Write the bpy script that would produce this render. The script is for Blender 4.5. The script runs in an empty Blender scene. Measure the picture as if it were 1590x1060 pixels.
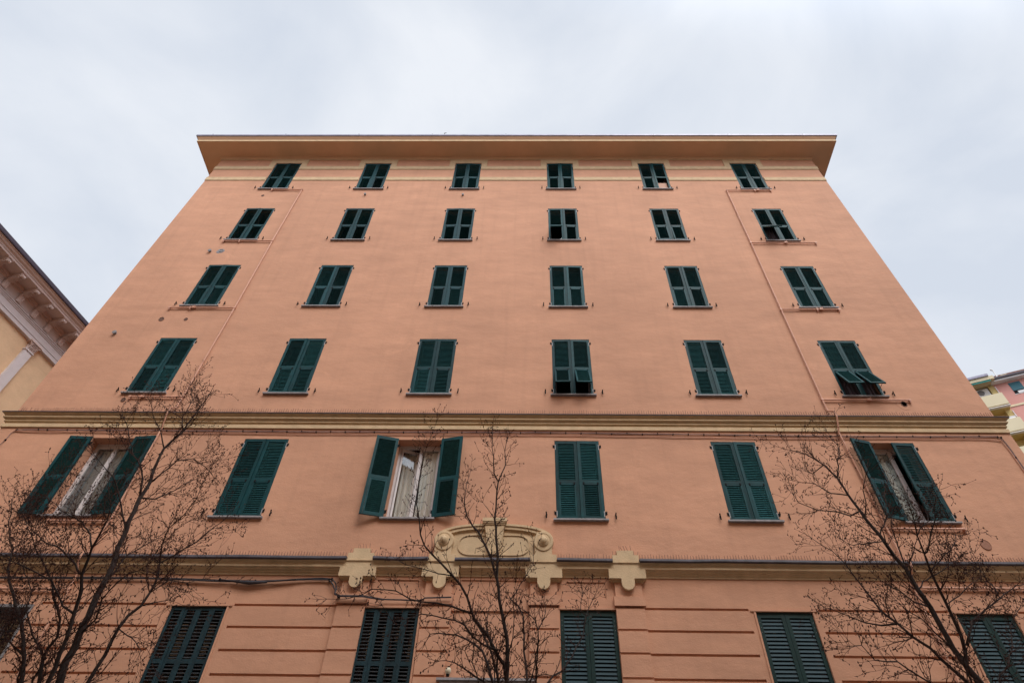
import bpy, bmesh, math, random
from mathutils import Vector, Matrix
sc = bpy.context.scene
COL = sc.collection
R = math.radians
# ------------------------------------------------------------------ camera
cam = bpy.data.cameras.new('camera')
cam.sensor_width = 36.0
cam.lens = 950.0 / 1590.0 * 36.0
cam.shift_x = -23.2 / 1590.0
cam.shift_y = -195.7 / 1590.0
cam.clip_start = 0.1
cam.clip_end = 2000.0
camo = bpy.data.objects.new('camera', cam)
COL.objects.link(camo)
camo.matrix_world = (Matrix.Translation((0, -12.9016, 1.6)) @ Matrix.Rotation(0.0239064, 4, 'Z')
                     @ Matrix.Rotation(2.5163297, 4, 'X') @ Matrix.Rotation(0.0205345, 4, 'Z'))
sc.camera = camo
# ------------------------------------------------------------------ sky
SUN_EL, SUN_AZ = 50.0, 155.0          # azimuth clockwise from +Y : hidden sun behind the camera
world = bpy.data.worlds.new('World')
sc.world = world
world.use_nodes = True
nt = world.node_tree
for n in list(nt.nodes): nt.nodes.remove(n)
N = nt.nodes.new
out = N('ShaderNodeOutputWorld'); bg = N('ShaderNodeBackground')
sky = N('ShaderNodeTexSky'); sky.sky_type = 'NISHITA'; sky.sun_disc = False
sky.sun_elevation = R(SUN_EL); sky.sun_rotation = R(SUN_AZ)
tc = N('ShaderNodeTexCoord')
mp = N('ShaderNodeMapping'); mp.inputs['Scale'].default_value = (1.0, 1.0, 1.9)
n1 = N('ShaderNodeTexNoise'); n1.inputs['Scale'].default_value = 2.3; n1.inputs['Detail'].default_value = 6; n1.inputs['Roughness'].default_value = .5
n1.inputs['Distortion'].default_value = .35
cr = N('ShaderNodeValToRGB')
cr.color_ramp.elements[0].position = .36; cr.color_ramp.elements[0].color = (6.95, 7.55, 8.55, 1)
cr.color_ramp.elements[1].position = .64; cr.color_ramp.elements[1].color = (8.9, 9.25, 9.85, 1)
mx = N('ShaderNodeMix'); mx.data_type = 'RGBA'; mx.inputs[0].default_value = .95
# brighter cloud round the hidden sun, behind the camera
sx = math.sin(R(SUN_AZ)) * math.cos(R(SUN_EL)); sy = math.cos(R(SUN_AZ)) * math.cos(R(SUN_EL)); sz = math.sin(R(SUN_EL))
dt = N('ShaderNodeVectorMath'); dt.operation = 'DOT_PRODUCT'; dt.inputs[1].default_value = (sx, sy, sz)
mr = N('ShaderNodeMapRange'); mr.inputs['From Min'].default_value = .55; mr.inputs['From Max'].default_value = 1.0
mr.inputs['To Min'].default_value = 1.0; mr.inputs['To Max'].default_value = 3.3; mr.interpolation_type = 'SMOOTHSTEP'
sc_ = N('ShaderNodeVectorMath'); sc_.operation = 'SCALE'
lk = nt.links.new
lk(tc.outputs['Generated'], mp.inputs['Vector']); lk(mp.outputs[0], n1.inputs['Vector']); lk(n1.outputs['Fac'], cr.inputs[0])
lk(sky.outputs[0], mx.inputs[6]); lk(cr.outputs[0], mx.inputs[7])
lk(tc.outputs['Generated'], dt.inputs[0]); lk(dt.outputs['Value'], mr.inputs['Value'])
lk(mx.outputs[2], sc_.inputs[0]); lk(mr.outputs[0], sc_.inputs['Scale'])
lk(sc_.outputs[0], bg.inputs['Color']); bg.inputs['Strength'].default_value = 0.1
lk(bg.outputs[0], out.inputs[0])
# ------------------------------------------------------------------ sun through cloud
sun = bpy.data.lights.new('sun', 'SUN'); sun.energy = 1.5; sun.angle = R(28); sun.color = (1.0, .96, .90)
suno = bpy.data.objects.new('sun', sun); COL.objects.link(suno)
suno.rotation_euler = Vector((sx, sy, sz)).to_track_quat('Z', 'Y').to_euler()
suno.location = (0, -30, 40)
sc.view_settings.view_transform = 'Standard'; sc.view_settings.look = 'None'
sc.view_settings.exposure = 0.0; sc.view_settings.gamma = 1.0; sc.view_settings.use_curve_mapping = False
sc.cycles.max_bounces = 10; sc.cycles.diffuse_bounces = 6

# ------------------------------------------------------------------ materials
def mat(name, col, rough=.8, spec=.5, var=0.0, vscale=2.0, vsc3=(1, 1, 1), bump=0.0, bscale=60.0, col2=None, metal=0.0, coat=0.0, big=None):
    m = bpy.data.materials.new(name); m.use_nodes = True
    t = m.node_tree; p = t.nodes['Principled BSDF']; l = t.links.new
    p.inputs['Base Color'].default_value = (*col, 1); p.inputs['Roughness'].default_value = rough
    p.inputs['Specular IOR Level'].default_value = spec; p.inputs['Metallic'].default_value = metal
    p.inputs['Coat Weight'].default_value = coat
    g = t.nodes.new('ShaderNodeNewGeometry')
    mp = t.nodes.new('ShaderNodeMapping'); mp.inputs['Scale'].default_value = vsc3
    l(g.outputs['Position'], mp.inputs['Vector'])
    if var > 0 or col2:
        n = t.nodes.new('ShaderNodeTexNoise'); n.inputs['Scale'].default_value = vscale; n.inputs['Detail'].default_value = 6; n.inputs['Roughness'].default_value = .6
        l(mp.outputs[0], n.inputs['Vector'])
        r = t.nodes.new('ShaderNodeMapRange'); r.inputs['From Min'].default_value = .32; r.inputs['From Max'].default_value = .68
        l(n.outputs['Fac'], r.inputs['Value'])
        x = t.nodes.new('ShaderNodeMix'); x.data_type = 'RGBA'
        c2 = col2 if col2 else tuple(c * (1 - var) for c in col)
        x.inputs[6].default_value = (*c2, 1); x.inputs[7].default_value = (*(col if col2 else tuple(min(1, c * (1 + var * .6)) for c in col)), 1)
        l(r.outputs[0], x.inputs[0]); last = x.outputs[2]
        if big:
            n2 = t.nodes.new('ShaderNodeTexNoise'); n2.inputs['Scale'].default_value = big[0]; n2.inputs['Detail'].default_value = 3
            l(g.outputs['Position'], n2.inputs['Vector'])
            r2 = t.nodes.new('ShaderNodeMapRange'); r2.inputs['From Min'].default_value = .35; r2.inputs['From Max'].default_value = .65
            r2.inputs['To Min'].default_value = 1 - big[1]; r2.inputs['To Max'].default_value = 1 + big[1]
            l(n2.outputs['Fac'], r2.inputs['Value'])
            s = t.nodes.new('ShaderNodeVectorMath'); s.operation = 'SCALE'; l(last, s.inputs[0]); l(r2.outputs[0], s.inputs['Scale']); last = s.outputs[0]
        l(last, p.inputs['Base Color'])
    if bump > 0:
        b = t.nodes.new('ShaderNodeTexNoise'); b.inputs['Scale'].default_value = bscale; b.inputs['Detail'].default_value = 4
        l(g.outputs['Position'], b.inputs['Vector'])
        bn = t.nodes.new('ShaderNodeBump'); bn.inputs['Strength'].default_value = bump; bn.inputs['Distance'].default_value = .01
        l(b.outputs['Fac'], bn.inputs['Height']); l(bn.outputs[0], p.inputs['Normal'])
    return m
def wall_mat(name, col, amount=1.0):
    """trowelled, painted stucco: fine grain, soft waviness, faint horizontal float marks, worn patches"""
    m = mat(name, col, rough=.82, spec=.35, var=.10 * amount, vscale=1.6, vsc3=(.5, 1, 1.6), big=(.30, .065 * amount))
    t = m.node_tree; l = t.links.new; p = t.nodes['Principled BSDF']
    g = t.nodes.new('ShaderNodeNewGeometry')
    a = t.nodes.new('ShaderNodeTexNoise'); a.inputs['Scale'].default_value = 2.2; a.inputs['Detail'].default_value = 5; a.inputs['Roughness'].default_value = .62
    mp = t.nodes.new('ShaderNodeMapping'); mp.inputs['Scale'].default_value = (.7, 1, 1.25)
    l(g.outputs['Position'], mp.inputs[0]); l(mp.outputs[0], a.inputs['Vector'])
    c = t.nodes.new('ShaderNodeTexNoise'); c.inputs['Scale'].default_value = 45; c.inputs['Detail'].default_value = 3
    l(g.outputs['Position'], c.inputs['Vector'])
    b1 = t.nodes.new('ShaderNodeBump'); b1.inputs['Strength'].default_value = .5; b1.inputs['Distance'].default_value = .034
    b2 = t.nodes.new('ShaderNodeBump'); b2.inputs['Strength'].default_value = .35; b2.inputs['Distance'].default_value = .009
    l(a.outputs['Fac'], b1.inputs['Height']); l(c.outputs['Fac'], b2.inputs['Height'])
    l(b1.outputs[0], b2.inputs['Normal']); l(b2.outputs[0], p.inputs['Normal'])
    # faint vertical run-off streaks and small patch repairs in the paint itself
    st = t.nodes.new('ShaderNodeTexNoise'); st.inputs['Scale'].default_value = 3.2; st.inputs['Detail'].default_value = 4
    ms = t.nodes.new('ShaderNodeMapping'); ms.inputs['Scale'].default_value = (1.6, 1, .10)
    l(g.outputs['Position'], ms.inputs[0]); l(ms.outputs[0], st.inputs['Vector'])
    rs = t.nodes.new('ShaderNodeMapRange'); rs.inputs['From Min'].default_value = .50; rs.inputs['From Max'].default_value = .78; rs.inputs['To Min'].default_value = 1.0; rs.inputs['To Max'].default_value = 1 - .075 * amount
    l(st.outputs['Fac'], rs.inputs['Value'])
    vo = t.nodes.new('ShaderNodeTexNoise'); vo.inputs['Scale'].default_value = .9; vo.inputs['Detail'].default_value = 8; vo.inputs['Roughness'].default_value = .75; vo.inputs['Distortion'].default_value = .6
    mv = t.nodes.new('ShaderNodeMapping'); mv.inputs['Location'].default_value = (13, 0, 7); l(g.outputs['Position'], mv.inputs[0]); l(mv.outputs[0], vo.inputs['Vector'])
    rv = t.nodes.new('ShaderNodeMapRange'); rv.inputs['From Min'].default_value = .60; rv.inputs['From Max'].default_value = .66; rv.inputs['To Min'].default_value = 1.0; rv.inputs['To Max'].default_value = 1 + .07 * amount
    l(vo.outputs['Fac'], rv.inputs['Value'])
    mu = t.nodes.new('ShaderNodeMath'); mu.operation = 'MULTIPLY'; l(rs.outputs[0], mu.inputs[0]); l(rv.outputs[0], mu.inputs[1])
    sc2 = t.nodes.new('ShaderNodeVectorMath'); sc2.operation = 'SCALE'
    src = p.inputs['Base Color'].links[0].from_socket
    l(src, sc2.inputs[0]); l(mu.outputs[0], sc2.inputs['Scale']); l(sc2.outputs[0], p.inputs['Base Color'])
    return m
M = {}
M['salmon'] = wall_mat('salmon_stucco', (.560, .288, .177))
M['cream'] = mat('cream_stucco', (.585, .42, .25), .8, .35, var=.13, vscale=4.5, bump=.5, bscale=35)
M['soffit'] = mat('ochre_soffit', (.68, .43, .265), .8, .3, var=.07, vscale=1.2, bump=.2, bscale=30)
M['pipe'] = mat('salmon_painted_pipe', (.60, .305, .20), .5, .5, var=.08, vscale=6)
M['green'] = mat('teal_green_paint', (.003, .043, .048), .5, .17, var=.30, vscale=7, bump=.12, bscale=90)
M['green_old'] = mat('faded_teal_paint', (.007, .045, .053), .55, .18, var=.3, vscale=9, bump=.25, bscale=70)
M['green_grey'] = mat('weathered_grey_green', (.011, .030, .037), .6, .2, var=.35, vscale=9, bump=.3, bscale=70)
def leaf_variation(m, lo, hi):
    t = m.node_tree; l = t.links.new; p = t.nodes['Principled BSDF']; oi = t.nodes.new('ShaderNodeObjectInfo')
    mr_ = t.nodes.new('ShaderNodeMapRange'); mr_.inputs['To Min'].default_value = lo; mr_.inputs['To Max'].default_value = hi
    s = t.nodes.new('ShaderNodeVectorMath'); s.operation = 'SCALE'; src = p.inputs['Base Color'].links[0].from_socket
    l(oi.outputs['Random'], mr_.inputs['Value']); l(src, s.inputs[0]); l(mr_.outputs[0], s.inputs['Scale']); l(s.outputs[0], p.inputs['Base Color'])
for k_ in ('green', 'green_old', 'green_grey'): leaf_variation(M[k_], .72, 1.35)
M['slat'] = mat('slat_green', (.022, .086, .090), .6, .12, var=.3, vscale=14)
leaf_variation(M['slat'], .65, 1.5)
M['slat_old'] = mat('slat_brown_green', (.030, .032, .034), .6, .4, var=.35, vscale=18)
M['slat_new'] = mat('slat_blue_green', (.018, .046, .056), .55, .2, var=.2, vscale=6)
M['green_dark'] = mat('dark_green_gloss', (.003, .024, .022), .45, .3, var=.2, vscale=5)
M['pale'] = mat('bare_pale_metal', (.38, .36, .36), .6, .5, var=.4, vscale=30)
M['iron'] = mat('dark_iron', (.010, .008, .008), .85, .15)
M['marble'] = mat('weathered_marble', (.29, .265, .265), .65, .35, var=.3, vscale=9)
M['lead'] = mat('lead_flashing', (.075, .062, .072), .6, .35, var=.4, vscale=5)
M['gutter'] = mat('gutter_metal', (.23, .21, .27), .4, .6, var=.3, vscale=4, metal=.3)
M['whiteframe'] = mat('white_window_frame', (.62, .57, .56), .45, .5, var=.08, vscale=8)
M['brownframe'] = mat('grey_brown_frame', (.16, .13, .13), .5, .5, var=.1)
M['curtain'] = mat('cream_curtain', (.90, .84, .78), .9, .2, var=.12, vscale=12, vsc3=(4, 1, .3))
M['lace'] = mat('lace_curtain', (.80, .80, .75), .9, .2, col2=(.40, .41, .40), vscale=9)
M['darkcurtain'] = mat('dark_mauve_curtain', (.10, .075, .085), .9, .2, var=.4, vscale=10, vsc3=(3, 1, .3))
M['peach'] = mat('peach_blind', (.60, .36, .26), .8, .3, var=.08)
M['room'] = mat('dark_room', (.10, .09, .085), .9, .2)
M['spike'] = mat('brown_spikes', (.24, .12, .08), .7, .3)
M['cable'] = mat('grey_cable', (.035, .030, .036), .6, .4, var=.4, vscale=12)
M['cable2'] = mat('pinkish_cable', (.25, .15, .13), .6, .4, var=.3, vscale=12)
M['tile'] = mat('terracotta_tile', (.24, .11, .075), .8, .3, var=.3, vscale=5)
M['grille'] = mat('vent_grille', (.16, .085, .06), .7, .3, var=.3, vscale=60)
M['grille_light'] = mat('salmon_vent_cover', (.34, .17, .115), .85, .2, var=.2, vscale=60)
M['grey'] = mat('grey_plastic', (.22, .21, .21), .6, .4, var=.2, vscale=20)
M['globe'] = mat('ivory_glass', (.66, .58, .42), .3, .5)
M['bark'] = mat('dark_bark', (.048, .034, .029), .85, .2, var=.4, vscale=25, bump=.6, bscale=80)
M['twig'] = mat('red_brown_twig', (.060, .027, .021), .85, .2, var=.4, vscale=8)
M['asphalt'] = mat('asphalt', (.055, .054, .053), .9, .3, var=.25, vscale=3, bump=.5, bscale=150)
M['paving'] = mat('stone_paving', (.22, .20, .185), .85, .3, var=.2, vscale=2, bump=.3, bscale=60)
M['kerb'] = mat('granite_kerb', (.30, .29, .28), .8, .3, var=.2, vscale=20)
M['line'] = mat('white_road_paint', (.72, .72, .70), .7, .3, var=.15, vscale=12)
M['earth'] = mat('tree_pit_earth', (.09, .06, .04), .95, .2, var=.4, vscale=15, bump=.8, bscale=60)
def glass_mat(name, tint=(.9, .92, .92), refl=.04):
    m = bpy.data.materials.new(name); m.use_nodes = True; t = m.node_tree; l = t.links.new
    t.nodes.remove(t.nodes['Principled BSDF']); o = t.nodes['Material Output']
    tr = t.nodes.new('ShaderNodeBsdfTransparent'); tr.inputs[0].default_value = (*tint, 1)
    gl = t.nodes.new('ShaderNodeBsdfGlossy'); gl.inputs['Roughness'].default_value = .02
    fr = t.nodes.new('ShaderNodeFresnel'); fr.inputs['IOR'].default_value = 1.52
    ge = t.nodes.new('ShaderNodeNewGeometry'); mi = t.nodes.new('ShaderNodeMapRange')
    mi.inputs['To Min'].default_value = 1.52; mi.inputs['To Max'].default_value = 1 / 1.52
    l(ge.outputs['Backfacing'], mi.inputs['Value']); l(mi.outputs[0], fr.inputs['IOR'])
    ad = t.nodes.new('ShaderNodeMath'); ad.operation = 'ADD'; ad.inputs[1].default_value = refl; ad.use_clamp = True
    mx = t.nodes.new('ShaderNodeMixShader')
    l(fr.outputs[0], ad.inputs[0]); l(ad.outputs[0], mx.inputs[0]); l(tr.outputs[0], mx.inputs[1]); l(gl.outputs[0], mx.inputs[2]); l(mx.outputs[0], o.inputs[0])
    return m
M['glass'] = glass_mat('window_glass')

# ------------------------------------------------------------------ helpers
class MB:
    """collects faces, then links them as one mesh object"""
    def __init__(s): s.v = []; s.f = []; s.mi = []
    def poly(s, pts, mi=0):
        b = len(s.v); s.v += [tuple(p) for p in pts]; s.f.append(tuple(range(b, b + len(pts)))); s.mi.append(mi)
    def box(s, x0, x1, y0, y1, z0, z1, mi=0):
        b = len(s.v)
        s.v += [(x0, y0, z0), (x1, y0, z0), (x1, y1, z0), (x0, y1, z0), (x0, y0, z1), (x1, y0, z1), (x1, y1, z1), (x0, y1, z1)]
        for q in ((0, 3, 2, 1), (4, 5, 6, 7), (0, 1, 5, 4), (1, 2, 6, 5), (2, 3, 7, 6), (3, 0, 4, 7)):
            s.f.append(tuple(b + i for i in q)); s.mi.append(mi)
    def obox(s, c, ax, ay, az, mi=0):
        """box with centre c and half-axis vectors"""
        b = len(s.v); c = Vector(c)
        for dz in (-1, 1):
            for dx, dy in ((-1, -1), (1, -1), (1, 1), (-1, 1)): s.v.append(tuple(c + ax * dx + ay * dy + az * dz))
        for q in ((0, 3, 2, 1), (4, 5, 6, 7), (0, 1, 5, 4), (1, 2, 6, 5), (2, 3, 7, 6), (3, 0, 4, 7)):
            s.f.append(tuple(b + i for i in q)); s.mi.append(mi)
    def tube(s, pts, rad, n=8, mi=0, caps=True):
        pts = [Vector(p) for p in pts]
        if not isinstance(rad, (list, tuple)): rad = [rad] * len(pts)
        up = Vector((0, 0, 1)); rings = []
        d0 = (pts[1] - pts[0]).normalized()
        a = d0.cross(up);
        if a.length < .05: a = d0.cross(Vector((1, 0, 0)))
        a.normalize()
        for i, p in enumerate(pts):
            d = (pts[min(i + 1, len(pts) - 1)] - pts[max(i - 1, 0)]).normalized()
            a = (a - d * a.dot(d)).normalized(); bb = d.cross(a)
            base = len(s.v)
            for k in range(n):
                an = 2 * math.pi * k / n
                s.v.append(tuple(p + (a * math.cos(an) + bb * math.sin(an)) * rad[i]))
            rings.append(base)
        for i in range(len(pts) - 1):
            for k in range(n):
                k2 = (k + 1) % n
                s.f.append((rings[i] + k, rings[i] + k2, rings[i + 1] + k2, rings[i + 1] + k)); s.mi.append(mi)
        if caps:
            s.f.append(tuple(rings[0] + k for k in range(n))[::-1]); s.mi.append(mi)
            s.f.append(tuple(rings[-1] + k for k in range(n))); s.mi.append(mi)
    def lathe(s, prof, c, axis='y', n=28, mi=0):
        """prof: (radius, height along -y)"""
        c = Vector(c); rings = []
        for r, h in prof:
            base = len(s.v)
            for k in range(n):
                an = 2 * math.pi * k / n
                if axis == 'y': s.v.append((c.x + r * math.cos(an), c.y - h, c.z + r * math.sin(an)))
                else: s.v.append((c.x + r * math.cos(an), c.y + r * math.sin(an), c.z + h))
            rings.append(base)
        for i in range(len(prof) - 1):
            for k in range(n):
                k2 = (k + 1) % n
                s.f.append((rings[i] + k, rings[i] + k2, rings[i + 1] + k2, rings[i + 1] + k)); s.mi.append(mi)
        s.f.append(tuple(rings[-1] + k for k in range(n))); s.mi.append(mi)
    def plate(s, outer, y0, y1, mi=0):
        """xz polygon between y0 (front) and y1 (back)"""
        n = len(outer)
        s.poly([(x, y0, z) for x, z in outer], mi); s.poly([(x, y1, z) for x, z in outer][::-1], mi)
        for i in range(n):
            (xa, za), (xb, zb) = outer[i], outer[(i + 1) % n]
            s.poly([(xa, y0, za), (xa, y1, za), (xb, y1, zb), (xb, y0, zb)], mi)
    def strip(s, A, B, y0, y1, mi=0, closed=False):
        """band between polylines A and B in xz"""
        n = len(A); rng = range(n if closed else n - 1)
        for i in rng:
            j = (i + 1) % n
            a, b_, c, d = A[i], A[j], B[j], B[i]
            s.poly([(a[0], y0, a[1]), (b_[0], y0, b_[1]), (c[0], y0, c[1]), (d[0], y0, d[1])], mi)
            s.poly([(a[0], y0, a[1]), (a[0], y1, a[1]), (b_[0], y1, b_[1]), (b_[0], y0, b_[1])], mi)
            s.poly([(d[0], y0, d[1]), (d[0], y1, d[1]), (c[0], y1, c[1]), (c[0], y0, c[1])], mi)
    def build(s, name, mats, parent=None, loc=None, smooth=False, fix=True):
        me = bpy.data.meshes.new(name); me.from_pydata(s.v, [], s.f)
        if not isinstance(mats, (list, tuple)): mats = [mats]
        for m in mats: me.materials.append(m)
        if len(mats) > 1: me.polygons.foreach_set('material_index', s.mi)
        if fix:
            bm = bmesh.new(); bm.from_mesh(me); bmesh.ops.recalc_face_normals(bm, faces=bm.faces); bm.to_mesh(me); bm.free()
        if smooth: me.polygons.foreach_set('use_smooth', [True] * len(me.polygons))
        me.update()
        return link(name, me, parent, loc)
def link(name, me, parent=None, loc=None, rz=0, rx=0, sx=1):
    o = bpy.data.objects.new(name, me); COL.objects.link(o)
    if parent is not None: o.parent = parent
    if loc is not None: o.location = loc
    o.rotation_euler = (rx, 0, rz); o.scale = (sx, 1, 1)
    return o
def empty(name, loc): 
    o = bpy.data.objects.new(name, None); o.location = loc; o.empty_display_size = .5; COL.objects.link(o); return o
def tag(o, label, cat, group=None):
    o['label'] = label; o['category'] = cat
    if group: o['group'] = group
    return o
def kind(o, k): o['kind'] = k; return o
def wrap_profile(mb, prof, xl, xr, yb, mi=0):
    """mitred moulding: left return, front, right return; prof = (projection, z)"""
    path = lambda p: [(xl - p, yb), (xl - p, -p), (xr + p, -p), (xr + p, yb)]
    for i in range(len(prof) - 1):
        (p0, z0), (p1, z1) = prof[i], prof[i + 1]
        A = path(p0); B = path(p1)
        for k in range(3):
            mb.poly([(*A[k], z0), (*A[k + 1], z0), (*B[k + 1], z1), (*B[k], z1)], mi)

# ================================================================== the ground
g = MB(); g.poly([(-400, -400, 0), (400, -400, 0), (400, 400, 0), (-400, 400, 0)]); kind(g.build('ground', M['asphalt'], fix=False), 'structure')
rd = MB(); rd.poly([(-200, -13.6, .004), (200, -13.6, .004), (200, -6.4, .004), (-200, -6.4, .004)]); kind(rd.build('road', M['asphalt'], fix=False), 'structure')
pv = MB(); pv.box(-200, 200, -6.1, .3, -.2, .13); kind(pv.build('pavement', M['paving']), 'structure')
pv = MB(); pv.box(-200, 200, -17.0, -13.9, -.2, .13); kind(pv.build('pavement_across_the_road', M['paving']), 'structure')
kb = MB(); kb.box(-200, 200, -6.3, -6.1, -.2, .132); kind(kb.build('kerb', M['kerb']), 'structure')
kb = MB(); kb.box(-200, 200, -13.9, -13.7, -.2, .132); kind(kb.build('kerb_across_the_road', M['kerb']), 'structure')
ln = MB()
for i in range(-14, 15): ln.box(i * 6 - 1.5, i * 6 + 1.5, -10.06, -9.94, .001, .008)
kind(ln.build('road_line', M['line']), 'structure')

# ================================================================== the salmon building
XL, XR = -13.02, 11.29
YB = 12.0
COLX = [-10.098, -6.418, -2.731, 0.980, 4.672, 8.389]
TOP = {6: 23.07, 5: 19.90, 4: 16.70, 3: 13.52, 2: 10.28, 1: 6.65}
HW = .525; HH = 1.90; HH1 = 2.12; X1 = {0: -10.15, 1: -6.42, 2: -2.73, 3: 1.0, 4: 4.70, 5: 8.44}
H1W = .53
LW = -.03                         # the lower storeys stand 3 cm proud
B = tag(empty('apartment_building', (-.86, 0, 0)), 'six storey salmon pink apartment building with teal green shutters filling the photo', 'building')
OB = Vector((-.86, 0, 0))
def part(mb, name, mats, smooth=False, parent=None):
    """mesh given in world coordinates, parented to the building"""
    mb.v = [(x - OB.x, y, z) for x, y, z in mb.v]
    return mb.build(name, mats, parent or B, smooth=smooth)

def relief(mb, xs, zs, fn):
    """wall front made of rectangular cells, each at its own depth; None leaves an opening"""
    xs = sorted(set(round(x, 4) for x in xs)); zs = sorted(set(round(z, 4) for z in zs))
    D = [[fn((xs[i] + xs[i + 1]) / 2, (zs[j] + zs[j + 1]) / 2) for j in range(len(zs) - 1)] for i in range(len(xs) - 1)]
    for i in range(len(xs) - 1):
        for j in range(len(zs) - 1):
            d = D[i][j]; x0, x1, z0, z1 = xs[i], xs[i + 1], zs[j], zs[j + 1]
            if d is not None: mb.poly([(x0, d, z0), (x1, d, z0), (x1, d, z1), (x0, d, z1)])
            dd = REV if d is None else d
            if i + 1 < len(xs) - 1:
                e = D[i + 1][j]; ee = REV if e is None else e
                if abs(dd - ee) > 1e-5: mb.poly([(x1, dd, z0), (x1, ee, z0), (x1, ee, z1), (x1, dd, z1)])
            if j + 1 < len(zs) - 1:
                e = D[i][j + 1]; ee = REV if e is None else e
                if abs(dd - ee) > 1e-5: mb.poly([(x0, dd, z1), (x1, dd, z1), (x1, ee, z1), (x0, ee, z1)])
REV = .34
# ---- upper wall
openU = [(c - HW, c + HW, TOP[r] - HH, TOP[r]) for r in (3, 4, 5, 6) for c in COLX]
openM = [(c - HW, c + HW, TOP[2] - HH, TOP[2]) for c in COLX]
openG = [(X1[k] - H1W, X1[k] + H1W, TOP[1] - HH1, TOP[1]) for k in range(6)]
DOOR = (-1.60, -.10, 0.13, 5.42)
w = MB()
def inside(x, z, rects): return any(a < x < b and c < z < d for a, b, c, d in rects)
relief(w, [XL, XR] + [v for o in openU for v in o[:2]], [10.93, 23.5] + [v for o in openU for v in o[2:]],
       lambda x, z: None if inside(x, z, openU) else 0.0)
# ---- lower wall with rusticated ground floor
XLl, XRl = XL - .04, XR + .05
GZ = [6.68 - .3725 * k for k in range(17)]
CRX = [-3.51, -1.87, .17, 1.81]
gap = []
for k, zg in enumerate(GZ):
    edges = [XLl + .25] + [v for q in range(6) for v in (X1[q] - H1W - .125, X1[q] + H1W + .125)] + [XRl - .25]
    for q in range(0, len(edges), 2):
        a, b_ = edges[q], edges[q + 1]
        if b_ > CRX[0] and a < CRX[0]: b_ = CRX[0] - .26
        if a < CRX[3] and b_ > CRX[3]: a = CRX[3] + .26
        if CRX[0] - .5 < a < CRX[3] and b_ < CRX[3] + .2: continue
        if zg > 4.5 or True: gap.append((a, b_, zg - .021, zg + .021))
# grooves of the piers between pilasters and windows beside the door
panels = [(-3.093, -2.29, 6.865, 7.155), (-1.45, -.25, 6.865, 7.165), (.61, 1.375, 6.842, 7.145)]
def lowfn(x, z):
    if inside(x, z, openM) or inside(x, z, openG) or inside(x, z, [DOOR]): return None
    if inside(x, z, gap): return LW + .035
    if inside(x, z, panels): return LW + .022
    if -1.60 < x < -.10 and z < 6.62: return LW + .03
    return LW
relief(w, [XLl, XRl, -1.60, -.10] + [v for o in openM + openG + gap + panels for v in o[:2]],
       [0, 10.55, DOOR[3], 6.62, .13] + [v for o in openM + openG + gap + panels for v in o[2:]], lowfn)
# reveals continue straight; sides, back and roof slab of the house
for (xa, xb, z0, z1) in ((XL, XR, 10.55, 23.6), (XLl, XRl, 0, 10.55)):
    w.poly([(xa, 0 if z0 > 1 else LW, z0), (xa, YB, z0), (xa, YB, z1), (xa, 0 if z0 > 1 else LW, z1)])
    w.poly([(xb, 0 if z0 > 1 else LW, z0), (xb, YB, z0), (xb, YB, z1), (xb, 0 if z0 > 1 else LW, z1)])
    w.poly([(xa, YB, z0), (xb, YB, z0), (xb, YB, z1), (xa, YB, z1)])
w.v = [(x - OB.x, y, z) for x, y, z in w.v]
w.build('wall', M['salmon'], B, fix=False)
# ---- dark rooms: floors and cross walls behind the front
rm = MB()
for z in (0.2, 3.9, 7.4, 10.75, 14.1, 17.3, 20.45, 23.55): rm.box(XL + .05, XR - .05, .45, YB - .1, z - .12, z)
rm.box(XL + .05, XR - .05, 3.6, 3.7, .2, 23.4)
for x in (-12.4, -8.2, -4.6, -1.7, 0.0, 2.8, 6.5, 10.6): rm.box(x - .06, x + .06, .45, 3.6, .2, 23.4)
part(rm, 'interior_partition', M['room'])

# ---- top frieze: painted bands and window surrounds
fr = MB()
ends = [XL - .012] + [v for c in COLX for v in (c - HW - .012, c + HW + .012)] + [XR + .012]
for q in range(0, len(ends), 2):
    a, b_ = ends[q], ends[q + 1]
    for z0, z1 in ((21.80, 22.01), (22.62, 22.83)): fr.box(a, b_, -.028, .05, z0, z1)
    for z0, z1, d in ((21.775, 21.80, -.012), (22.595, 22.62, -.012)): fr.box(a, b_, d, .05, z0, z1)
for c in COLX:
    for s in (-1, 1):
        xa, xb = sorted((c + s * (HW + .012), c + s * .765)); fr.box(xa, xb, -.024, .05, 22.83, 23.33)
    fr.box(c - HW - .012, c + HW + .012, -.0235, .05, 23.085, 23.33)
fr.box(XL - .012, XR + .012, -.028, .05, 23.33, 23.40)
part(fr, 'frieze_band', M['cream'])

# ---- main cornice
k = MB()
wrap_profile(k, [(0, 23.39), (.03, 23.395), (.045, 23.41), (.045, 23.425), (.075, 23.435), (.085, 23.45), (.085, 23.475)], XL, XR, YB)
part(k, 'bed_moulding', M['soffit'])
k = MB()
wrap_profile(k, [(.0, 23.478), (.805, 23.49), (.81, 23.475)], XL, XR, YB, 0)
wrap_profile(k, [(.81, 23.475), (.825, 23.478), (.825, 23.585), (.80, 23.60)], XL, XR, YB, 1)
wrap_profile(k, [(.80, 23.60), (.83, 23.64), (.87, 23.69), (.90, 23.735)], XL, XR, YB, 0)
part(k, 'cornice', [M['soffit'], M['cream']])
k = MB()
wrap_profile(k, [(.85, 23.736), (.925, 23.738), (.94, 23.76), (.94, 23.835), (.925, 23.85), (.80, 23.86)], XL, XR, YB)
for i in range(9):
    x_ = XL - .3 + i * 3.02; k.box(x_, x_ + .05, -.948, -.86, 23.73, 23.858)
part(k, 'gutter', M['gutter'])
rf = MB()
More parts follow.
